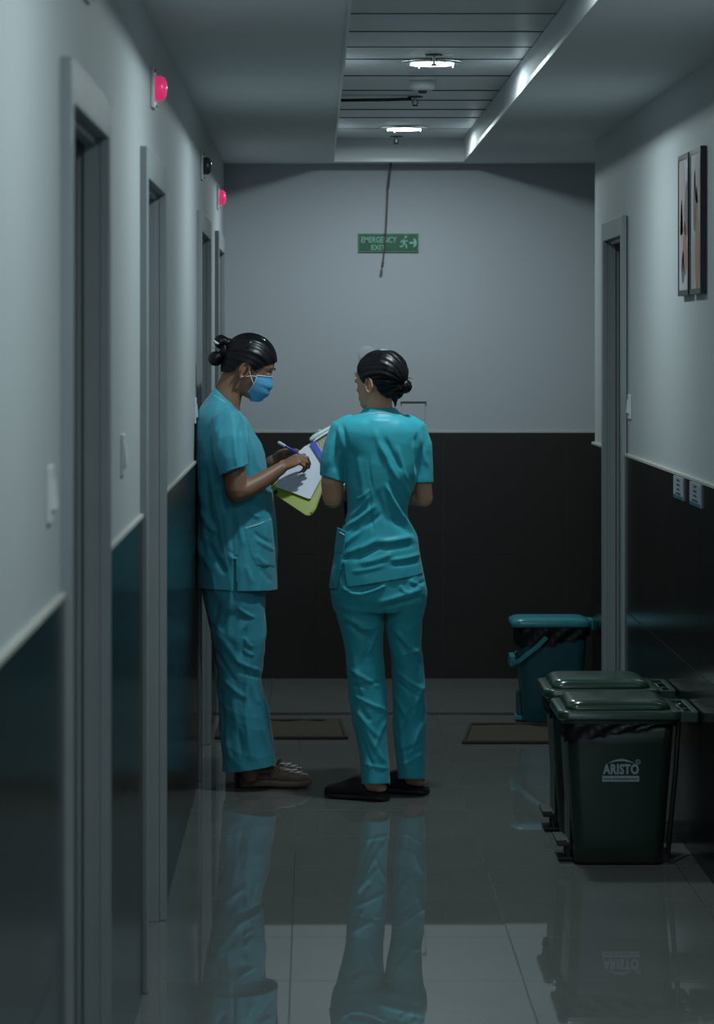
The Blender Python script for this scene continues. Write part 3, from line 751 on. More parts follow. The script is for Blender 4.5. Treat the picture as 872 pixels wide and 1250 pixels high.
def head_parts(mb, C, f, u, s, S=1.0):
    """skull, face, nose, lips, ears as closed shells. f forward, u up, s the person's right"""
    def P(a, b, c): return C+f*(a*S)+u*(b*S)+s*(c*S)
    rot = Matrix((( f.x, s.x, u.x), (f.y, s.y, u.y), (f.z, s.z, u.z)))
    mb.ell(P(-.013, .030, 0), (.090*S, .073*S, .083*S), rot, 24, 16)
    rows = [(-.103, .064, .030, .016), (-.099, .078, .015, .026), (-.088, .0845, -.01, .036), (-.074, .083, -.025, .043), (-.062, .083, -.035, .048), (-.048, .084, -.045, .054), (-.030, .085, -.05, .060), (-.012, .083, -.05, .064), (.004, .080, -.05, .066), (.016, .078, -.05, .068), (.028, .083, -.05, .069), (.042, .082, -.05, .066), (.060, .074, -.05, .057), (.080, .050, -.05, .040)]
    rings = []
    for (h, fr, bk, hw) in rows:
        cc = (fr+bk)/2*.55+bk*.45*.0; cc = bk+(fr-bk)*.42; ring = []
        for j in range(32):
            a = 2*PI*j/32; c, s_ = math.cos(a), math.sin(a)
            rf = (fr-cc) if c > 0 else (cc-bk)
            e = 2.3 if c > 0 else 2.0
            ring.append(P(cc+rf*math.copysign(abs(c)**(2/e), c), h, hw*math.copysign(abs(s_)**(2/e), s_)))
        rings.append(ring)
    mb.loft(rings)
    # nose
    nr = []
    for h, fr, hw in ((.022, .082, .006), (.008, .087, .007), (-.010, .097, .009), (-.022, .105, .013), (-.030, .107, .016), (-.037, .098, .015), (-.040, .086, .010)):
        nr.append([P(.070+(fr-.070)*max(0, math.cos(a))-.004*(math.cos(a) < 0), h, hw*math.sin(a)) for a in [2*PI*j/14 for j in range(14)]])
    mb.loft(nr)
    mb.ell(P(.084, -.058, 0), (.008*S, .023*S, .006*S), rot, 12, 8)
    mb.ell(P(.083, -.067, 0), (.008*S, .020*S, .006*S), rot, 12, 8)
    for q in (-1, 1):
        mb.ell(P(.0745, .008, q*.031), (.011*S, .016*S, .010*S), rot, 12, 8)    # closed lid over the eyeball
        mb.ell(P(.0755, .030, q*.028), (.007*S, .020*S, .006*S), rot, 12, 8)      # brow
        # ear: bowl and rim
        mb.ell(P(-.018, -.018, q*.070), (.013*S, .006*S, .024*S), rot, 12, 10)
        ep = [P(-.012+.017*math.cos(a), -.016+.029*math.sin(a), q*(.074+.004*max(0, -math.cos(a)))) for a in [R(200)-R(290)*k/12 for k in range(13)]]
        mb.tube(ep, .0042*S, 8)
        mb.ell(P(-.012, -.042, q*.072), (.007*S, .005*S, .009*S), rot, 10, 8)
    return P
def hair_cap(P, C, f, u, s, S, line, name, parent, grow=1.0, bulge=()):
    rot = Matrix(((f.x, s.x, u.x), (f.y, s.y, u.y), (f.z, s.z, u.z)))
    mb = MB(); mb.ell(P(-.013, .031, 0), (.0985*S*grow, .0815*S*grow, .0925*S*grow), rot, 32, 20)
    mb.ell(P(-.042, -.012, 0), (.060*S*grow, .066*S*grow, .070*S*grow), rot, 24, 16)
    for (c, r) in bulge: mb.ell(P(*c), tuple(x*S for x in r), rot, 20, 14)
    me = voxel(mb, .0035, 5)
    co = get_co(me); no = get_no(me)
    loc = co-np.array(C); F_, U_, S_ = loc@np.array(f)/S, loc@np.array(u)/S, loc@np.array(s)/S
    # combed-back strands as real ridges
    ang = np.arctan2(S_, U_-(-.02)); w_ = np.sin(ang*34+F_*18+np.sin(F_*40)*.5)*.0009+np.sin(ang*17+1.3+np.sin(F_*30))*.0011
    co += no*w_[:, None]; set_co(me, co)
    fl_, ul_ = zip(*line)
    def kill(v):
        q = v-C; a = q.dot(f)/S; b = q.dot(u)/S; c_ = abs(q.dot(s)/S)
        lim = np.interp(a, fl_, ul_)
        if a > .055: lim += .010*(1-min(c_/.05, 1)**2)*0
        return b < lim
    return finish(me, name, M['hair'], parent, kill=kill)
def hand(mb, W, d, n, t, curls, S=1.0, spread=.10, thumb=(.55, .5, .35), taper=1.0):
    """W wrist, d finger direction, n back of the hand, t thumb side; curls: four (mcp, pip, dip) in degrees"""
    d = Vector(d).normalized(); n = Vector(n); n = (n-d*n.dot(d)).normalized(); t_ = d.cross(n)
    if t_.dot(Vector(t)) < 0: t_ = -t_
    t_.normalize(); W = Vector(W)
    rings = []
    for (l, hw, th, off) in ((-.012, .021, .017, 0), (.008, .024, .016, 0), (.030, .033, .0155, .001), (.055, .038, .0145, .0), (.076, .038, .0125, 0), (.086, .034, .010, 0)):
        rings.append([W+d*(l*S)+t_*((hw*math.cos(2*PI*j/18)+off)*S)+n*(th*math.sin(2*PI*j/18)*S) for j in range(18)])
    mb.loft(rings)
    for k in range(4):
        off = (.028, .0095, -.0095, -.027)[k]; L = ((.043, .026, .022), (.047, .030, .023), (.044, .028, .022), (.034, .021, .019))[k]; r = (.0092, .0095, .0090, .0080)[k]
        p = W+d*((.078, .083, .080, .072)[k]*S)+t_*off*S
        pts = [p-d*.012*S, p]; a = 0; dd = (d+t_*spread*(1.5-k)*.6).normalized(); nn = n
        for q in range(3):
            a += R(curls[k][q]); v = dd*math.cos(a)-nn*math.sin(a)
            pts.append(pts[-1]+v*L[q]*S)
        mb.tube(pts, [r*S, r*S, r*.95*S, r*.85*S, r*.72*S], 10)
        mb.ell(pts[2], (r*1.06*S,)*3, None, 8, 6)
    p = W+d*.022*S+t_*.024*S; v1 = (d*thumb[0]+t_*thumb[1]-n*thumb[2]).normalized(); v2 = (d*.85+t_*.10-n*.35).normalized()
    p1 = p+v1*.040*S; p2 = p1+(v1*.45+v2*.55).normalized()*.032*S; p3 = p2+v2*.026*S
    mb.tube([p-v1*.01, p, p1, p2, p3], [.014*S, .0145*S, .0115*S, .010*S, .008*S], 10)
def foot_shell(mb, heel, d, L, S=1.0):
    """bare foot, heel to toe; d direction on the floor"""
    d = Vector(d).normalized(); sd = Vector((-d.y, d.x, 0)); heel = Vector(heel); rings = []
    for (l, hw, z0, z1) in ((.0, .012, .02, .04), (.02, .026, .012, .065), (.06, .030, .012, .085), (.10, .030, .014, .075), (.15, .036, .014, .055), (.19, .040, .012, .040), (.225, .034, .012, .030), (.245, .018, .014, .026)):
        q = heel+d*(l/.25*L); zc, zh = (z0+z1)/2, (z1-z0)/2
        rings.append([q+sd*hw*math.cos(2*PI*j/16)+Vector((0, 0, zc+zh*math.sin(2*PI*j/16))) for j in range(16)])
    mb.loft(rings)
def shoe_part(heel, d, L, stations, n=24, open_bottom=0.0):
    """stations: (l 0..1, half width, z0, z1)"""
    d = Vector(d).normalized(); sd = Vector((-d.y, d.x, 0)); heel = Vector(heel); rings = []
    for (l, hw, z0, z1) in stations:
        q = heel+d*l*L; ring = []
        for j in range(n):
            a = 2*PI*j/n; c, s_ = math.cos(a), math.sin(a)
            e = 3.2 if s_ < 0 else 2.2
            u = math.copysign(abs(c)**(2/e), c); v = math.copysign(abs(s_)**(2/e), s_)
            ring.append(q+sd*hw*u+Vector((0, 0, (z0+z1)/2+(z1-z0)/2*v)))
        rings.append(ring)
    mb = MB(); mb.loft(rings); return mb

# ---------------------------------------------------------------- person leaning on the left wall, writing
D1 = 11.80
p1 = empty('person', (-.25, D1, 0), 'masked woman in teal scrubs leaning on the left wall, writing', 'person')
fwd = Vector((math.cos(R(27)), 0, -math.sin(R(27)))); upv = Vector((math.sin(R(27)), 0, math.cos(R(27)))); sid = Vector((0, -1, 0))
C1 = at(304.6, 448.8, D1)
bod = MB(); P = head_parts(bod, C1, fwd, upv, sid, 1.0)
# neck, trunk and legs beneath the clothes
bod.tube([at(291, 455, D1), at(281, 474, D1), at(274, 494, D1), at(272, 515, D1)], [.052, .050, .058, .085], 18, flat=1.0)
shirt1 = [(262, 474, 289, 499, .062), (256.5, 482, 294, 505, .10), (248, 495, 301, 513, .15), (242, 508, 307, 526, .178), (238.5, 525, 315, 540, .186), (238, 550, 321, 556, .182), (238.5, 575, 325, 578, .172), (239.5, 600, 331.5, 602, .165), (241, 615, 333.5, 618, .162), (242, 645, 336, 643, .165), (242, 680, 336.5, 677, .175), (242.5, 712, 338, 712, .182), (242.5, 732, 339.5, 734, .185)]
inner = [(r[0]+11, r[1]+6, r[2]-12-(14 if r[1] > 590 else 0), r[3]+6, r[4]*.74) for r in shirt1[2:-1]]
bod.loft(slices(inner, D1))
for dd in (-.078, .095):
    bod.tube([at(285, 700, D1+dd), at(294, 795, D1+dd), at(300, 905, D1+dd+.0), at(306, 945, D1+dd)], [.062, .050, .036, .034], 16)
EL = at(288.5, 600, D1-.215); WR = at(343.5, 571.5, D1-.13)
bod.tube([at(279, 528, D1-.150), at(283, 550, D1-.19), at(286.5, 582, D1-.21), EL], [.046, .043, .043, .040], 16)
bod.tube([EL, at(299, 598, D1-.20), at(318, 588, D1-.17), WR], [.038, .037, .0325, .0235], 16)
EL2 = at(300, 604, D1+.20); WR2 = at(333, 563, D1+.10)
bod.tube([at(280, 528, D1+.15), at(288, 560, D1+.20), EL2], [.046, .043, .040], 16)
bod.tube([EL2, at(316, 584, D1+.16), WR2], [.038, .033, .024], 16)
# writing hand: fingers close on the pen; supporting hand lies on the folder edge
hand(bod, WR, (.86, .10, .48), (-.42, -.58, .70), (-.1, .5, .85), [(30, 48, 26), (38, 54, 30), (50, 66, 40), (58, 70, 44)], .86, .03, (.75, .30, .45))
hand(bod, WR2, (.88, -.10, .34), (-.2, .65, .70), (.1, -.9, .3), [(20, 30, 15), (24, 34, 18), (28, 38, 20), (30, 40, 22)], .84, .06, (.6, .6, .2))
HF1 = at(297, 963, D1-.03); HF1.z = 0; HF2 = at(291, 960, D1+.13); HF2.z = 0
SD1 = Vector((.99, .04, 0)).normalized(); SD2 = Vector((.98, .10, 0)).normalized()
foot_shell(bod, HF1+SD1*.012+Vector((0, 0, .012)), SD1, .245); foot_shell(bod, HF2+SD2*.012+Vector((0, 0, .012)), SD2, .245)
bod.tube([at(305, 930, D1-.03), HF1+SD1*.045+Vector((0, 0, .06))], [.036, .034], 14)
bod.tube([at(302, 930, D1+.10), HF2+SD2*.045+Vector((0, 0, .06))], [.036, .034], 14)
me = voxel(bod, .0034, 4); finish(me, 'body', M['skin1'], p1)
# lashes and brows
for q in (-1, 1):
    MB().tube([P(.083, .001, q*.019), P(.0855, .0, q*.028), P(.082, .0, q*.038), P(.074, .002, q*.046)], .0016, 6).build('eyelash', M['lash'], p1, smooth=True)
    MB().tube([P(.0875, .034, q*.014), P(.087, .039, q*.027), P(.079, .038, q*.042), P(.069, .033, q*.052)], .0024, 8, flat=.6).build('eyebrow', M['lash'], p1, smooth=True)
hl = [(-.14, -.05), (-.085, -.062), (-.05, -.045), (-.036, -.012), (-.028, .012), (.004, .013), (.010, -.002), (.024, -.003), (.053, .034), (.080, .060), (.10, .064)]
hair_cap(P, C1, fwd, upv, sid, 1.0, hl, 'hair', p1, 1.015, [((-.085, .035, 0), (.03, .04, .04))])
# bun: coiled rolls
mb = MB()
bc = [(-.128, .034, .028), (-.150, -.010, .030), (-.118, .006, .026)]
b_up = at(269.8, 417, D1); b_lo = at(263.5, 437.5, D1); b_mid = at(274.5, 428, D1)
def coil(mb, c, r, rr, tilt, n=22):
    pts = []
    for k in range(n+1):
        a = 2*PI*k/n*1.6; q = Vector((math.cos(a)*r, math.sin(a*.7+tilt)*r*.35, math.sin(a)*r)); pts.append(c+q)
    mb.tube(pts, [rr*(.75+.25*math.sin(PI*k/n)) for k in range(n+1)], 10)
mb.ell(b_up, (.024, .030, .022), None, 16, 12); mb.ell(b_lo, (.023, .032, .025), None, 16, 12); mb.ell(b_mid, (.020, .026, .024), None, 16, 12); mb.ell(at(278, 418, D1), (.02, .022, .018), None)
coil(mb, b_lo, .017, .0125, .3); coil(mb, b_up, .016, .0115, 1.1)
me = voxel(mb, .0028, 2); co = get_co(me); no = get_no(me)
co += no*(np.sin(co[:, 0]*520+co[:, 2]*340+2*np.sin(co[:, 1]*90))*.0008)[:, None]; set_co(me, co)
finish(me, 'hair_bun', M['hair'], p1)
mb = MB(); mb.tube([at(261.5, 416, D1-.026), at(264, 418.5, D1-.032), at(266.5, 419.5, D1-.034)], [.0035, .005, .003], 8); mb.tube([at(259.6, 424.5, D1-.015), at(261, 426, D1-.02)], .003, 8)
tag(mb.build('hair_tie', M['elastic'], p1, smooth=True), 'white hair tie')
MB().ell(at(306.3, 418, D1-.086), (.0042, .003, .0045), None, 10, 8).build('hair_pin', M['chrome'], p1, smooth=True)
# mask
def mask_pt(v, w_, off=.0):
    """v 0 bottom..1 top, w -1..1 side to side"""
    h = -.108+.116*v
    hh = [-.108, -.100, -.088, -.070, -.050, -.030, -.012, .008]; fr = [.060, .084, .098, .105, .109, .110, .102, .091]; hw = [.020, .034, .046, .053, .058, .062, .063, .062]
    F_ = np.interp(h, hh, fr)+off; W_ = np.interp(h, hh, hw)+.004+off
    ph = w_*R(78); e = .80
    c = .022
    a = c+(F_-c)*math.cos(ph)**.92; b = W_*math.copysign(abs(math.sin(ph))**.8, math.sin(ph))
    a += .0030*math.sin(v*PI*6)*(1-abs(w_)**2)*math.sin(v*PI)
    h2 = h-.020*abs(w_)**2*(1-v)*-1-.020*abs(w_)**2*v
    return P(a, h2, b)
NU, NV = 30, 24; vs = []; fs = []
for side_ in (0, 1):
    for j in range(NV+1):
        for i in range(NU+1): vs.append(mask_pt(j/NV, -1+2*i/NU, -.0015*side_))
N1 = (NU+1)*(NV+1)
for side_ in (0, 1):
    for j in range(NV):
        for i in range(NU):
            a = side_*N1+j*(NU+1)+i; q = (a, a+1, a+NU+2, a+NU+1); fs.append(q if not side_ else q[::-1])
bd = [i for i in range(NU+1)]+[(j+1)*(NU+1)-1 for j in range(1, NV+1)]+[NV*(NU+1)+i for i in range(NU-1, -1, -1)]+[j*(NU+1) for j in range(NV-1, 0, -1)]
for k in range(len(bd)): a, b = bd[k], bd[(k+1) % len(bd)]; fs.append((b, a, a+N1, b+N1))
mk = MB().add(vs, fs).build('face_mask', M['mask'], p1, smooth=True)
mb = MB()
mb.tube([mask_pt(1, -1+2*i/16, .001) for i in range(17)], .0022, 8); mb.tube([mask_pt(0, -1+2*i/16, .001) for i in range(17)], .0018, 8)
for q in (-1, 1): mb.tube([mask_pt(j/10, q, .001) for j in range(11)], .0018, 8)
tag(mb.build('mask_edge', M['mask_edge'], mk, smooth=True), 'pale bound edge of the mask')
for q in (1, -1):
    k1 = P(.018, -.024, q*.071)
    MB().tube([P(-.004, .008, q*.074), P(.006, -.008, q*.074), k1, mask_pt(.95, q, .0)], .0016, 6).build('ear_loop', M['elastic'], mk, smooth=True)
    MB().tube([P(-.010, -.041, q*.076), P(.004, -.034, q*.073), k1, mask_pt(.55, q, .0)], .0016, 6).build('ear_loop', M['elastic'], mk, smooth=True)
MB().ell(P(-.011, -.046, .078), (.003, .003, .003), None, 8, 6).build('ear_stud', M['gold'], p1, smooth=True)

# shirt
mb = MB(); mb.loft(slices(interp_rows(shirt1), D1, 56, 2.25))
slv = []
def sleeve(mb, pts, rads, flat=1.0): mb.tube(pts, rads, 24, flat=flat)
mb.tube([at(272, 512, D1-.10), at(277, 518, D1-.155), at(280, 540, D1-.195), at(284, 562, D1-.215), at(287.5, 588, D1-.222)], [.040, .060, .058, .0525, .0515], 28)
mb.tube([at(274, 512, D1+.10), at(279, 518, D1+.155), at(286, 545, D1+.195), at(293, 580, D1+.21)], [.040, .060, .058, .053], 24)
me = voxel(mb, .0042, 7)
# sleeves are cut separately: keep cuffs open by cutting where the arm leaves
fl1 = [(268, 505, 262, 560, 3, 4), (299, 513, 303, 560, 2.2, 5), (263, 530, 258, 585, 3.5, -7), (270, 522, 266, 575, 2.4, 4), (292, 520, 296, 566, 2.5, -3.5), (286, 532, 291, 575, 2.5, 3),
       (246, 560, 252, 620, 4, 6), (252, 570, 258, 640, 3.2, -6), (248, 622, 262, 650, 3, 7), (262, 650, 254, 657, 2, -6), (244, 610, 250, 668, 2.6, -4), (243, 655, 258, 695, 3.4, 6), (256, 664, 276, 700, 4, -6), (252, 640, 247, 690, 2.6, 5),
       (276, 628, 284, 690, 3.5, 4), (284.5, 628, 285.5, 684, 1.1, -3), (292, 626, 298, 668, 3.2, 4), (262, 630, 270, 676, 3.5, -4), (302, 622, 316, 632, 2.5, 4), (318, 606, 331, 626, 3, -4), (306, 614, 322, 622, 2.4, -3),
       (310, 650, 330, 664, 2.6, -4), (312, 658, 334, 672, 2.2, 3.5), (312, 678, 326, 690, 2.5, 3), (318, 694, 332, 710, 3, -3), (300, 690, 310, 712, 3, 3), (280, 672, 290, 680, 1.6, -3.5), (288, 676, 284, 684, 1.5, 3), (246, 536, 250, 560, 3, -4), (272, 600, 276, 626, 3, -4), (308, 540, 316, 575, 3, 4), (300, 600, 322, 612, 3, 3)]
folds(me, [(a, b, c, d, w_, m_*1.3) for a, b, c, d, w_, m_ in fl1], amp=4.0, seed=3, freq=(20, 20, 9))
raise_poly(me, [(299, 645), (331.5, 633), (335.5, 691), (314, 690.5), (305.5, 676)], 3.0)
bm = bmesh.new(); bm.from_mesh(me)
cuff_n = (at(302, 568, D1-.22)-at(269.5, 580, D1-.22)); cuff_n = Vector((cuff_n.z, 0, -cuff_n.x)).normalized()
if cuff_n.z > 0: cuff_n = -cuff_n
cuff_c = at(286, 574, D1-.22)
def kill_shirt1(v):
    # near sleeve below its cuff, far sleeve below its cuff
    if v.y < D1-.170 and v.z > at(0, 606, D1).z and (v-cuff_c).dot(cuff_n) > 0 and v.y < D1-.165-.02*max(0, (v.x-(-.29))*10): return (Vector((v.x-EL.x, (v.y-EL.y), 0))).length < .066
    if v.y > D1+.170 and v.z > at(0, 610, D1).z and v.z < at(0, 577, D1).z: return (Vector((v.x-EL2.x-.0, v.y-EL2.y, 0))).length < .075
    if v.y < D1-.06:
        X, Y_ = topx(v)
        if Y_ > 683 and abs(X-286.6) < .55+(Y_-683)*.022: return True
    return False
bm.free()
co = get_co(me)
xm = np.where(co[:, 1] > DL[2][0]-.02, XLT+.0165, XLT+.003); co[:, 0] = np.maximum(co[:, 0], xm); set_co(me, co)
hem_a, hem_b = at(244, 715.3, D1), at(338, 718, D1); hn = (hem_b-hem_a); hn = Vector((hn.z, 0, -hn.x)).normalized()
if hn.z > 0: hn = -hn
hn = (hn+Vector((0, .0, 0))).normalized()
sh1 = finish(me, 'scrub_shirt', M['scrub1'], p1, cuts=[(hem_a, hn)], kill=kill_shirt1, solid=.0022)
bv = bvh_of(me)
loc1 = p1.location
def snapL(px, py, lift=.001, bv=bv, org=loc1, D0=11.0):
    """finds the garment's near surface along the line of sight while building seams"""
    e = Vector((0, 0, EYE)); d = (at(px, py, D0)-e).normalized()
    hit, n, i, ds = bv.ray_cast(e-org, d)
    return (hit+org-d*lift) if hit is not None else at(px, py, 11.65)
MB().tube([snapL(*q) for q in ((299.2, 645), (306, 643.2), (314, 641), (322, 637.5), (330.6, 633.4))], .0020, 6).build('pocket_piping', M['trim_white'], sh1, smooth=True)
MB().tube([snapL(*q) for q in ((257.6, 480.3), (262, 483.0), (267, 486.2), (271, 488.6), (274.7, 490.8))], .0016, 6).build('collar_piping', M['trim_white'], sh1, smooth=True)
# stand-up collar band
mb = MB(); rings = []
cr = slices([(261.5, 473.2, 289.5, 499.5, .064)], D1, 40, 2.1)[0]; cr2 = slices([(258.5, 479.5, 292, 503, .082)], D1, 40, 2.1)[0]
cri = slices([(263, 473.0, 288.5, 499, .0595)], D1, 40, 2.1)[0]
mb.loft([cr2, [tuple(Vector(a).lerp(Vector(b), .5)+Vector((0, 0, .002))) for a, b in zip(cr2, cr)], cr, cri], cap=False)
mb.build('collar', M['scrub1'], sh1, smooth=True)
MB().tube([tuple(snapL(270.0, 577.3, .0015)), tuple(snapL(280, 573.5, .0015)), tuple(snapL(291, 570.0, .0015)), tuple(snapL(301, 566.6, .0015))], .0020, 6).build('cuff_seam', M['scrub1'], sh1, smooth=True)

# trousers
mb = MB()
mb.loft(slices(interp_rows([(248, 655, 326, 655, .145), (246.5, 690, 325, 690, .165), (246.5, 716, 323, 716, .17), (252, 742, 322.5, 742, .165), (258, 765, 321, 765, .14)], 2), D1, 48))
legN = [(252, 730, 322.6, 730, .085), (257, 755, 322.6, 755, .088), (260.5, 778, 322.6, 778, .09), (263.6, 797, 322.0, 797, .088), (266, 825, 318, 825, .085), (267, 843, 320.5, 843, .084), (268.6, 863, 326, 863, .085), (270.4, 895, 331, 895, .088), (272.3, 930, 335.8, 930, .09), (273.5, 955, 338, 955, .09)]
mb.loft(slices(interp_rows(legN, 2), D1, 40, 2.2, dy=-.075))
legF = [(r[0]-2+(4 if r[1] > 800 else 0), r[1], r[2]-3, r[3], r[4]) for r in legN]
mb.loft(slices(interp_rows(legF, 2), D1, 40, 2.2, dy=.095))
me = voxel(mb, .0042, 6)
fl2 = [(291, 742, 310, 754, 1.9, 6), (290, 752, 304, 756, 2.2, -4), (283, 735, 279, 775, 3.5, 4), (296, 762, 288, 795, 4, 4), (266, 770, 296, 812, 4.5, 6), (262, 790, 288, 832, 3.5, -5), (300, 765, 296, 800, 3, -5), (298, 778, 308, 790, 2, 4), (296, 792, 310, 800, 2, 4), (286, 812, 318, 828, 3.2, -5), (288, 806, 316, 818, 2.4, 5), (274, 830, 300, 852, 3, 5), (304, 800, 300, 860, 2.4, 5), (306, 812, 305, 862, 2.4, -5), (308, 835, 316, 860, 3, 4), (284, 850, 296, 900, 4, 4), (300, 860, 306, 925, 3, 4), (292, 870, 296, 925, 3, -4), (314, 850, 328, 920, 3.5, 4), (276, 880, 283, 930, 2.6, 4), (270, 840, 276, 890, 2.6, -4), (268, 735, 262, 770, 3.5, -6)]
folds(me, [(a, b, c, d, w_, m_*1.2) for a, b, c, d, w_, m_ in fl2], amp=4.0, seed=5, freq=(18, 18, 9))
co = get_co(me); xm = np.where(co[:, 1] > DL[2][0]-.02, XLT+.0165, XLT+.003); co[:, 0] = np.maximum(co[:, 0], xm); set_co(me, co)
a_, b_ = at(276, 937.5, D1), at(336, 929, D1); hn = (b_-a_); hn = Vector((hn.z, 0, -hn.x)).normalized()
if hn.z > 0: hn = -hn
tr1 = finish(me, 'trousers', M['scrub1'], p1, cuts=[(a_, hn)], kill=lambda v: v.z > at(0, 678, D1).z, solid=.002)
# clogs
for heel, d, q in ((HF1, SD1, 1), (HF2, SD2, 0)):
    L = .268; hp = heel-d*.014
    so = shoe_part(hp, d, L, [(0, .018, .006, .040), (.03, .032, .002, .046), (.10, .038, .0, .048), (.25, .037, .003, .046), (.40, .036, .004, .042), (.55, .042, .0, .038), (.75, .049, .0, .038), (.90, .044, .004, .040), (.97, .030, .010, .040), (1, .014, .016, .036)]).build('clog_sole', M['clog'], p1, smooth=True)
    up_ = shoe_part(hp, d, L, [(.48, .034, .02, .060), (.54, .0415, .02, .074), (.62, .0450, .02, .074), (.74, .0475, .02, .066), (.86, .045, .02, .056), (.94, .035, .02, .047), (.985, .018, .022, .038)]).build('clog_upper', M['clog'], p1, smooth=True)
    shoe_part(hp, d, L, [(.02, .026, .03, .055), (.06, .036, .03, .064), (.16, .040, .03, .062), (.30, .0400, .03, .058), (.44, .0400, .03, .062), (.52, .042, .03, .060)]).build('clog_side', M['clog'], p1, smooth=True)
    sd_ = Vector((-d.y, d.x, 0)); zz = Vector((0, 0, 1))
    pts = [hp+d*(.42*L)-sd_*.043+zz*.050, hp+d*(.50*L)-sd_*.040+zz*.078, hp+d*(.56*L)-sd_*.022+zz*.098, hp+d*(.58*L)+zz*.104, hp+d*(.56*L)+sd_*.022+zz*.098, hp+d*(.50*L)+sd_*.040+zz*.078, hp+d*(.42*L)+sd_*.043+zz*.050]
    mb = MB(); mb.tube(pts, .0085, 10, flat=.45, up=(d.x, d.y, .3)); mb.build('heel_strap', M['clog'], p1, smooth=True)
    for sg in (-1, 1): MB().ell(hp+d*(.42*L)+sd_*.045*sg+zz*.050, (.006, .004, .006), None, 12, 8).build('rivet', M['bin_dark'], p1, smooth=True)
    for k, (l, s_, r_) in enumerate(((.66, -.026, .010), (.71, -.034, .008), (.73, -.016, .011), (.79, -.030, .009), (.82, -.012, .011), (.87, -.024, .008), (.76, .010, .010), (.91, -.010, .007))):
        z1 = np.interp(l, [.54, .62, .74, .86, .94], [.074, .074, .066, .056, .047]); hw_ = np.interp(l, [.62, .74, .86, .94], [.045, .0475, .045, .035]); zt = (z1+.02)/2+(z1-.02)/2*(1-(abs(s_)/hw_)**2.2)**(1/2.2)
        MB().ell(hp+d*(l*L)+sd_*s_+zz*zt, (r_*1.35, r_*.9, .0022), None, 12, 6).build('toe_print', M['clog_white'], p1, smooth=True)

# ---------------------------------------------------------------- woman seen from the back
D2 = 11.50
p2 = empty('person', (.22, D2, 0), 'woman in teal scrubs with a low bun, standing with her back turned', 'person')
aW = R(52); fw2 = Vector((-math.sin(aW)*math.cos(R(5)), math.cos(aW)*math.cos(R(5)), -math.sin(R(5)))).normalized()
sd2 = Vector((math.cos(aW), math.sin(aW), 0)).normalized(); up2 = sd2.cross(fw2).normalized()
if up2.z < 0: up2 = -up2
S2 = .93
C2 = at(461.5, 465.5, D2)
bod = MB(); P2 = head_parts(bod, C2, fw2, up2, sd2, S2)
bod.tube([at(465, 470, D2-.005), at(464, 488, D2-.01), at(463, 505, D2-.005), at(464, 522, D2)], [.050, .044, .050, .08], 18)
shirt2 = [(446, 497.5, 481.5, 497.5, .052, .0), (442, 503, 487, 503, .064), (427, 509.5, 499, 509.5, .080), (415, 515.5, 510, 516, .096), (408, 527, 517, 527, .108), (410, 542, 517, 542, .111), (418, 556, 514, 556, .112), (421.5, 575, 511, 575, .113), (422, 591, 507, 591, .110), (424, 609, 500.5, 609, .106), (424.5, 625, 497.5, 625, .104), (420, 640, 501, 640, .106), (413.5, 655, 509.5, 655, .112), (409, 676, 512.5, 676, .120), (404.5, 700, 517.0, 700, .127), (402.5, 718, 519.5, 718, .130), (401, 735, 521, 735, .131)]
inner = [(r[0]+12, r[1]+6, r[2]-12, r[3]+6, r[4]*.70) for r in shirt2[3:-2]]
bod.loft(slices(inner, D2))
EA = at(406.5, 608, D2+.0); EB = at(518.5, 608.5, D2+.01)
WA = Vector((EA.x+.075, EA.y+.215, EA.z+.03)); WB = Vector((EB.x-.16, EB.y+.185, EB.z+.02))
bod.tube([at(424, 533, D2), at(411, 560, D2), at(405.5, 590, D2-.01), EA], [.036, .039, .041, .037], 16); bod.tube([EA, EA.lerp(WA, .35), WA], [.034, .034, .023], 16)
bod.tube([at(500, 533, D2), at(512, 560, D2+.005), at(517, 590, D2), EB], [.034, .033, .030, .031], 16); bod.tube([EB, EB.lerp(WB, .35), WB], [.030, .032, .022], 16)
hand(bod, WA, (.65, .35, .30), (-.5, -.2, .6), (-.3, -.1, 1), [(30, 40, 20), (32, 42, 22), (34, 44, 24), (36, 46, 26)], .84, .05)
hand(bod, WB, (-.75, .25, .15), (.2, .8, .5), (0, -.2, 1), [(28, 40, 20), (32, 42, 22), (34, 44, 24), (36, 46, 26)], .84, .05)
FD = Vector((-.893, .450, 0)).normalized()
HL = at(474, 979.5, 11.42); HL.z = 0; HR = at(522.5, 971.5, 11.575); HR.z = 0
HL += FD*.002; HR += FD*.002; FR = Vector((-.90, .43, 0)).normalized()
for heel, d in ((HL, FD), (HR, FR)):
    foot_shell(bod, heel+d*.008+Vector((0, 0, .016)), d, .212)
bod.tube([at(440, 740, D2), at(448, 840, D2-.02), at(459, 930, 11.45), HL+FD*.050+Vector((0, 0, .075))], [.062, .043, .034, .034], 16)
bod.tube([at(493, 740, D2), at(499, 840, D2+.025), at(504, 930, 11.56), HR+FR*.055+Vector((0, 0, .075))], [.055, .040, .033, .034], 16)
me = voxel(bod, .0034, 4); finish(me, 'body', M['skin2'], p2)
for q in (-1, 1):
    MB().tube([P2(.083, .004, q*.019), P2(.0865, .006, q*.030), P2(.080, .005, q*.042)], .0016, 6).build('eyelash', M['lash'], p2, smooth=True)
    MB().tube([P2(.0875, .034, q*.014), P2(.087, .039, q*.027), P2(.079, .038, q*.042)], .0022, 8, flat=.6).build('eyebrow', M['lash'], p2, smooth=True)
hl2 = [(-.16, -.05), (-.095, -.070), (-.06, -.070), (-.045, -.05), (-.034, -.022), (-.028, .004), (.002, .008), (.010, -.008), (.024, -.006), (.050, .034), (.078, .060), (.10, .064)]
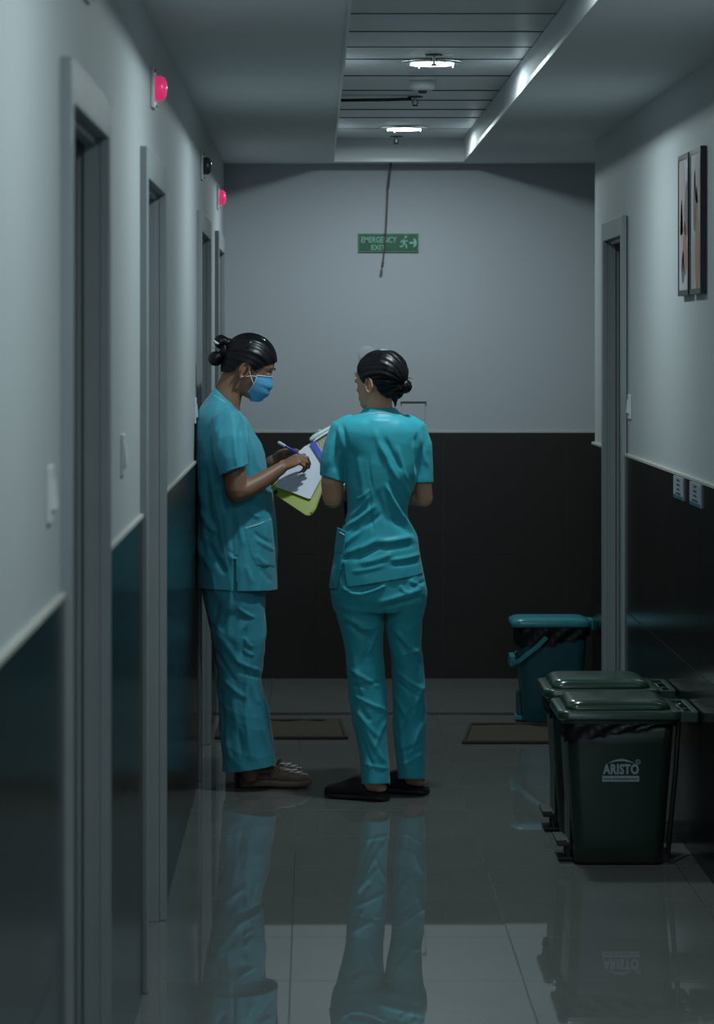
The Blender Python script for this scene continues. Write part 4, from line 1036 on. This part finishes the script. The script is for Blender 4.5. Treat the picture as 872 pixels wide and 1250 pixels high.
hair_cap(P2, C2, fw2, up2, sd2, S2, hl2, 'hair', p2, .985, [((-.045, .028, .0), (.088, .080, .090)), ((-.07, -.03, .0), (.048, .050, .040))])
mb = MB(); bc2 = at(494.5, 471.5, D2-.045)
mb.ell(bc2, (.024, .026, .025), None, 18, 12); coil(mb, bc2, .016, .011, .6); mb.ell(at(484, 480, D2-.05), (.026, .024, .022), None, 16, 12); mb.ell(at(488, 466, D2-.035), (.022, .022, .018), None)
mb.tube([at(480, 481, D2-.05), at(482.5, 489, D2-.052), at(483, 496, D2-.05)], [.014, .009, .003], 10)
me = voxel(mb, .0028, 2); co = get_co(me); no = get_no(me)
co += no*(np.sin(co[:, 0]*420+co[:, 2]*440+2*np.sin(co[:, 1]*90))*.0008)[:, None]; set_co(me, co)
finish(me, 'hair_bun', M['hair'], p2)
mb = MB()
mb.tube([at(446.5, 452, D2-.028), at(446, 462, D2-.034), at(444.5, 468, D2-.032), at(441.5, 473, D2-.024)], [.0022, .0018, .0014, .0008], 6)
mb.tube([at(499, 462, D2-.05), at(502, 461.5, D2-.052), at(504.2, 463, D2-.05)], [.0016, .0014, .0008], 6)
mb.build('loose_strands', M['hair'], p2, smooth=True)

mb = MB(); mb.loft(slices(interp_rows(shirt2), D2, 56, 2.35))
mb.tube([at(427, 520, D2), at(420, 525, D2), at(411.5, 545, D2-.005), at(406.5, 566, D2-.012), at(404.5, 600, D2-.015)], [.042, .050, .0475, .0455, .0435], 28)
mb.tube([at(498, 520, D2), at(505.5, 525, D2), at(513, 545, D2), at(516.5, 568, D2-.003), at(518.0, 605, D2-.005)], [.042, .048, .044, .0365, .034], 28)
me = voxel(mb, .0042, 6)
fl3 = [(464, 540, 488, 590, 3.2, 7), (470, 535, 492, 575, 2.6, -5), (485, 545, 497, 588, 2.4, 5), (458, 525, 470, 560, 4, 4), (488, 575, 502, 608, 2.2, 4),
       (472, 592, 492, 632, 2.8, 9), (476, 590, 497, 628, 2.8, -6), (490, 628, 511, 654, 2.6, 8), (478, 632, 508, 655, 4, -7), (460, 600, 474, 640, 4, -4),
       (424, 644, 458, 617, 3.0, 7), (430, 652, 466, 627, 3, -5), (428, 632, 452, 604, 2.6, 4), (436, 610, 452, 598, 2, 3), (416, 668, 448, 640, 3.2, 5), (424, 676, 462, 658, 3.5, 6), (430, 684, 470, 664, 3.5, -7), (462, 662, 506, 654, 3.6, 7), (466, 670, 508, 664, 3.4, -4), (440, 688, 480, 676, 3.4, 5), (476, 684, 514, 676, 2.6, 5), (418, 684, 440, 670, 2.6, -5), (478, 690, 512, 686, 2.4, -3.5), (430, 698, 470, 690, 2.5, 3),
       (414, 521, 424, 560, 2.4, 6), (419, 520, 429, 556, 2.4, -6), (409, 530, 402, 568, 2.6, 4), (414, 545, 408, 575, 2.4, -4), (405, 540, 398, 575, 2.6, 3.5), (509, 530, 508, 575, 2.4, -6), (513, 532, 522, 570, 2.6, 4), (505, 540, 505, 588, 2.2, 5), (518, 540, 512, 585, 2.4, -4),
       (430, 550, 440, 600, 4, -4), (438, 560, 446, 610, 4, 4), (452, 596, 456, 648, 1.4, -3.5), (450, 560, 456, 600, 1.4, -2.5), (436, 640, 418, 652, 2.2, -4), (412, 690, 406, 712, 2.4, 3), (450, 512, 480, 512, 3, 2)]
folds(me, [(a, b, c, d, w_, m_*1.1) for a, b, c, d, w_, m_ in fl3], amp=1.2, seed=11, freq=(17, 17, 10))
cl = at(405, 584, D2); cln = (at(419.3, 589.5, D2)-at(390.6, 580, D2)); cln = Vector((cln.z, 0, -cln.x)).normalized()
if cln.z > 0: cln = -cln
def kill_shirt2(v):
    X, Y_ = topx(v)
    if Y_ < 640:
        if X < 421.3-.0*Y_ and (v-at(390.6, 580.3, v.y)).dot(cln) > 0: return True
        if Y_ > 590.2 and X > np.interp(Y_, [590, 609, 625, 640], [508.6, 503.0, 502, 503]): return True
    if v.y < D2+.02 and Y_ > 688 and 418.5-(Y_-688)*.24 < X < 419.2+(Y_-688)*.14: return True
    return False
h_a, h_b = at(423, 716.8, D2-.1), at(518, 701.2, D2-.1); hn = h_b-h_a; hn = Vector((hn.z, 0, -hn.x)).normalized()
if hn.z > 0: hn = -hn
sh2 = finish(me, 'scrub_shirt', M['scrub2'], p2, cuts=[(h_a, hn)], kill=kill_shirt2, solid=.0022)
bv2 = bvh_of(me)
def snap2(px, py, lift=.001): return snapL(px, py, lift, bv2, p2.location)
mb = MB(); c0 = slices([(440.8, 503.8, 488.5, 503.8, .070)], D2, 40, 2.1)[0]; c1 = slices([(444.6, 497.5, 482.6, 497.5, .056)], D2, 40, 2.1)[0]; c2 = slices([(446.4, 497.8, 480.8, 497.8, .051)], D2, 40, 2.1)[0]
mb.loft([c0, [tuple(Vector(a).lerp(Vector(b), .5)+Vector((0, 0, .001))) for a, b in zip(c0, c1)], c1, c2], cap=False); mb.build('collar', M['scrub2'], sh2, smooth=True)
MB().tube([snap2(*q) for q in ((444.5, 507.3), (452, 504.9), (463, 504.0), (474, 504.7), (482, 506.8))], .0017, 6).build('collar_piping', M['trim_white'], sh2, smooth=True)
# side pocket standing off on the left hip
mb = MB(); q0, q1, q2, q3 = at(412.5, 643.5, D2-.02), at(423, 648.5, D2-.105), at(420, 676, D2-.10), at(409, 674, D2-.02)
mb.poly([q0, q1, q2, q3], Vector((-.5, -.8, 0))*.006); mb.build('side_pocket', M['scrub2'], sh2, bevel=.002)
MB().tube([at(412.6, 648.5, D2-.026), at(416.5, 650.8, D2-.075), at(420.5, 653.3, D2-.106)], .0018, 6).build('pocket_piping', M['trim_white'], sh2, smooth=True)

mb = MB()
mb.loft(slices(interp_rows([(414, 660, 506, 660, .095), (408, 690, 514, 690, .112), (404.5, 717, 520, 717, .122), (405.5, 729, 520.2, 729, .120), (409, 745, 516.5, 745, .105)], 2), D2, 48, 2.4))
lL = [(406, 722, 469, 722, .10, 0), (408.5, 738, 469.5, 738, .10, 0), (414, 760, 467.5, 760, .094, 0), (421, 787, 466.2, 787, .088, -.005), (424, 808, 467.5, 808, .083, -.01), (425.5, 829, 469.5, 829, .080, -.015), (427.5, 856, 471, 856, .078, -.02), (434.5, 893, 471.8, 893, .074, -.03), (440, 926, 473.5, 926, .070, -.04), (442.2, 957, 476.5, 957, .068, -.05), (444, 975, 478, 975, .067, -.05)]
lR = [(469.8, 722, 519.5, 722, .10, 0), (470.2, 738, 518, 738, .10, 0), (471.2, 755, 515, 755, .094, .01), (473.5, 775, 514, 775, .088, .015), (476.5, 792, 513.8, 792, .084, .02), (481, 829, 517.8, 829, .078, .03), (480.4, 863, 519.6, 863, .074, .04), (482, 905, 519, 905, .070, .05), (487, 950, 517.8, 950, .066, .06), (489, 970, 518, 970, .066, .06)]
mb.loft(slices(interp_rows(lL, 2), D2, 36, 2.2)); mb.loft(slices(interp_rows(lR, 2), D2, 36, 2.2))
me = voxel(mb, .0040, 4)
fl4 = [(420, 718, 440, 726, 2.6, 6), (440, 726, 472, 714, 2.6, 6), (426, 722, 464, 713, 2.5, -6), (462, 735, 516, 718, 3, 6), (468, 741, 514, 728, 2.6, -6), (488, 714, 496, 724, 2.4, 5), (498, 708, 516, 716, 2.6, 5), (502, 716, 518, 709, 2, -4), (414, 738, 450, 748, 4, 4),
       (420, 752, 460, 772, 3.2, 6), (436, 768, 464, 762, 3, 6), (424, 760, 456, 782, 3.2, -6), (462, 768, 448, 800, 2.8, 6), (455, 775, 440, 815, 3, -4), (432, 795, 444, 850, 3, 5), (428, 815, 462, 838, 2.6, 5), (430, 838, 466, 832, 2.4, -5), (432, 848, 468, 866, 2.4, 5), (440, 862, 452, 880, 2.4, -5), (436, 866, 462, 900, 2.6, 5), (446, 886, 468, 930, 2.8, 5), (442, 900, 458, 940, 2.4, -4.5), (470, 880, 458, 915, 2.4, 4), (446, 932, 472, 938, 2.2, 4),
       (480, 765, 512, 800, 3, 6), (484, 778, 510, 812, 2.6, -5), (490, 800, 514, 790, 2.4, 4), (484, 818, 516, 842, 2.6, 5), (484, 830, 510, 850, 2.2, -5), (482, 845, 500, 880, 2.8, 5), (516, 835, 504, 875, 2.6, 5), (508, 860, 486, 898, 2.6, -5), (488, 875, 498, 945, 2.4, 5), (516, 880, 500, 925, 2.4, 5), (486, 918, 512, 908, 2.2, -4), (490, 935, 514, 918, 2.2, 4), (470, 745, 471, 770, 2, -5)]
folds(me, [(a, b, c, d, w_, m_*1.15) for a, b, c, d, w_, m_ in fl4], amp=3.2, seed=8, freq=(18, 18, 10))
def kill_tr2(v):
    X, Y_ = topx(v)
    if v.z > at(0, 682, D2).z: return True
    return (X < 479.0 and Y_ > 957.5-.0*(X-440)) or (X >= 479.0 and Y_ > 951.5)
tr2 = finish(me, 'trousers', M['scrub2'], p2, kill=kill_tr2, solid=.002)
for heel, d in ((HL, FD), (HR, FR)):
    L = .250; hp = heel-d*.002
    shoe_part(hp, d, L, [(0, .018, .004, .022), (.03, .030, .0, .026), (.12, .036, .0, .027), (.35, .036, .001, .026), (.55, .040, .0, .025), (.75, .046, .0, .025), (.90, .040, .002, .026), (.97, .026, .006, .026), (1, .012, .010, .024)]).build('shoe_sole', M['black_sole'], p2, smooth=True)
    shoe_part(hp, d, L, [(.03, .030, .015, .029), (.12, .036, .012, .030), (.25, .037, .012, .036), (.36, .037, .012, .050)]).build('heel_rim', M['black_shoe'], p2, smooth=True)
    shoe_part(hp, d, L, [(.30, .034, .015, .058), (.38, .038, .015, .086), (.48, .040, .015, .090), (.58, .042, .015, .080), (.70, .045, .015, .066), (.82, .044, .015, .056), (.92, .036, .015, .048), (.975, .022, .016, .040), (.995, .010, .018, .032)]).build('shoe_upper', M['black_shoe'], p2, smooth=True)

# ---------------------------------------------------------------- papers, folders, pen
def AF(px, py, lift=0.0):
    """a point on the tilted writing surface held between the two women"""
    D = 11.640+(629-py)*.0024+lift*-1.0
    return at(px, py, D)+Vector((0, 0, 0))
def sheet(mb, pts, thick): 
    n = (AF(378, 609)-AF(337, 595)).cross(AF(379, 541)-AF(337, 595)).normalized()
    if n.y > 0: n = -n
    mb.poly([Vector(p) for p in pts], n*-thick); return mb
t = empty('file_folder', AF(375, 600), 'open yellow-green folder with a beige card cover, held between the two women', 'folder')
sheet(MB(), [AF(330.5, 594.5, -.006), AF(336.5, 604, -.006), AF(352, 614.5, -.006), AF(373, 628.5, -.006), AF(377, 629.5, -.006), AF(381.5, 628, -.006), AF(386, 621, -.006), AF(394.5, 598, -.006), AF(398.5, 560, -.006), AF(388, 535, -.006)], .003).build('back_cover', M['yellow'], t, bevel=.0008, seg=1)
sheet(MB(), [AF(379, 625, .0), AF(382.2, 627, .0), AF(394.8, 594, .0), AF(396, 574, .0), AF(392.6, 583, .0)], .0012).build('cover_flap', M['yellow'], t)
sheet(MB(), [AF(381.5, 539, .004), AF(395.8, 562.5, .004), AF(407, 548, .004), AF(407, 521, .004), AF(404, 524, .004)], .0025).build('beige_cover', M['beige'], t)
tag(sheet(MB(), [AF(378.2, 541.0, .020), AF(384.6, 538.4, .020), AF(396.2, 557.5, .020), AF(393.6, 565.2, .020)], .003).build('spine_tape', M['blue'], t), 'blue spine tape')
tag(sheet(MB(), [AF(333.5, 600.5, .0), AF(336.5, 603, .0), AF(339.5, 600, .0), AF(337, 597, .0)], .003).build('corner_clip', M['bin_dark'], t), 'black corner clip')
# handwritten marks on the beige card
for k, st in enumerate(([(387.5, 540.5), (389.5, 538.8), (389.3, 541.6), (391, 541.4), (390.6, 545)], [(391, 538.6), (393.2, 537), (392.8, 539.6), (394.4, 539.6), (393, 543.4)], [(394.6, 536.6), (397.6, 534), (396.8, 538.8)], [(393.6, 544), (392.6, 547)])):
    MB().tube([AF(a, b, .0048) for a, b in st], .0007, 5).build('handwriting', M['ink'], t)
# rolled page with clips over the top edge
MB().tube([AF(380.4, 536.2, .012), AF(384, 533.2, .014), AF(394, 527.5, .014), AF(406.5, 520.5, .014)], [.0085, .010, .0095, .008], 12).build('rolled_page', M['clear'], t, smooth=True)
sheet(MB(), [AF(382, 539.5, .02), AF(386, 534.5, .02), AF(406, 522, .02), AF(406.5, 524.5, .02)], .001).build('page_edge', M['paper'], t)
MB().ell(AF(391, 526.2, .01), (.010, .006, .006), None).build('page_clip', M['clear'], t, smooth=True)
MB().ell(AF(409.5, 516.2, .01), (.010, .007, .008), None).build('page_clip', M['clear'], t, smooth=True)
sp = sheet(MB(), [AF(335.5, 594, .006), AF(357, 601.2, .006), AF(377, 608.8, .006), AF(379.5, 608.3, .006), AF(391.8, 584.5, .006), AF(393.2, 563, .006), AF(379.2, 541.2, .006), AF(371.5, 545.2, .006), AF(352, 563, .006)], .0022).build('paper_sheets', M['paper'], None)
tag(sp, 'white sheets being written on, lying on the yellow-green folder', 'paper')
t = empty('pen', at(357, 549, D1-.13), 'blue and white ballpoint pen in the writing hand', 'pen')
pa, pb, pt = at(340.8, 540.3, 11.76), at(357.5, 549.6, 11.735), AF(372.5, 559.5, .006)
MB().tube([pa, pa.lerp(pb, .42)], [.0058, .0055], 10).build('pen_cap', M['pen_white'], t, smooth=True)
MB().tube([pa.lerp(pb, .38), pb, pt+(pb-pt)*.12], .0042, 10).build('pen_barrel', M['pen_blue'], t, smooth=True)
MB().tube([pt+(pb-pt)*.13, pt], [.0035, .0008], 8, rnd=False).build('pen_tip', M['chrome'], t)
# navy folder hugged by the standing woman
t = empty('document_folder', at(432, 600, D2+.2), 'navy blue folder hugged in front of the standing woman, mostly hidden', 'folder')
mb = MB(); f0 = [at(418, 588, D2+.19), at(421, 634, D2+.19), at(470, 640, D2+.27), at(470, 575, D2+.27)]
mb.poly(f0, (.004, .012, 0)); mb.build('folder_cover', M['navy'], t, bevel=.001)
MB().poly([at(418.6, 590, D2+.204), at(421.3, 628, D2+.204), at(470, 634, D2+.284), at(470, 577, D2+.284)], (.002, .006, 0)).build('folder_pages', M['paper'], t)
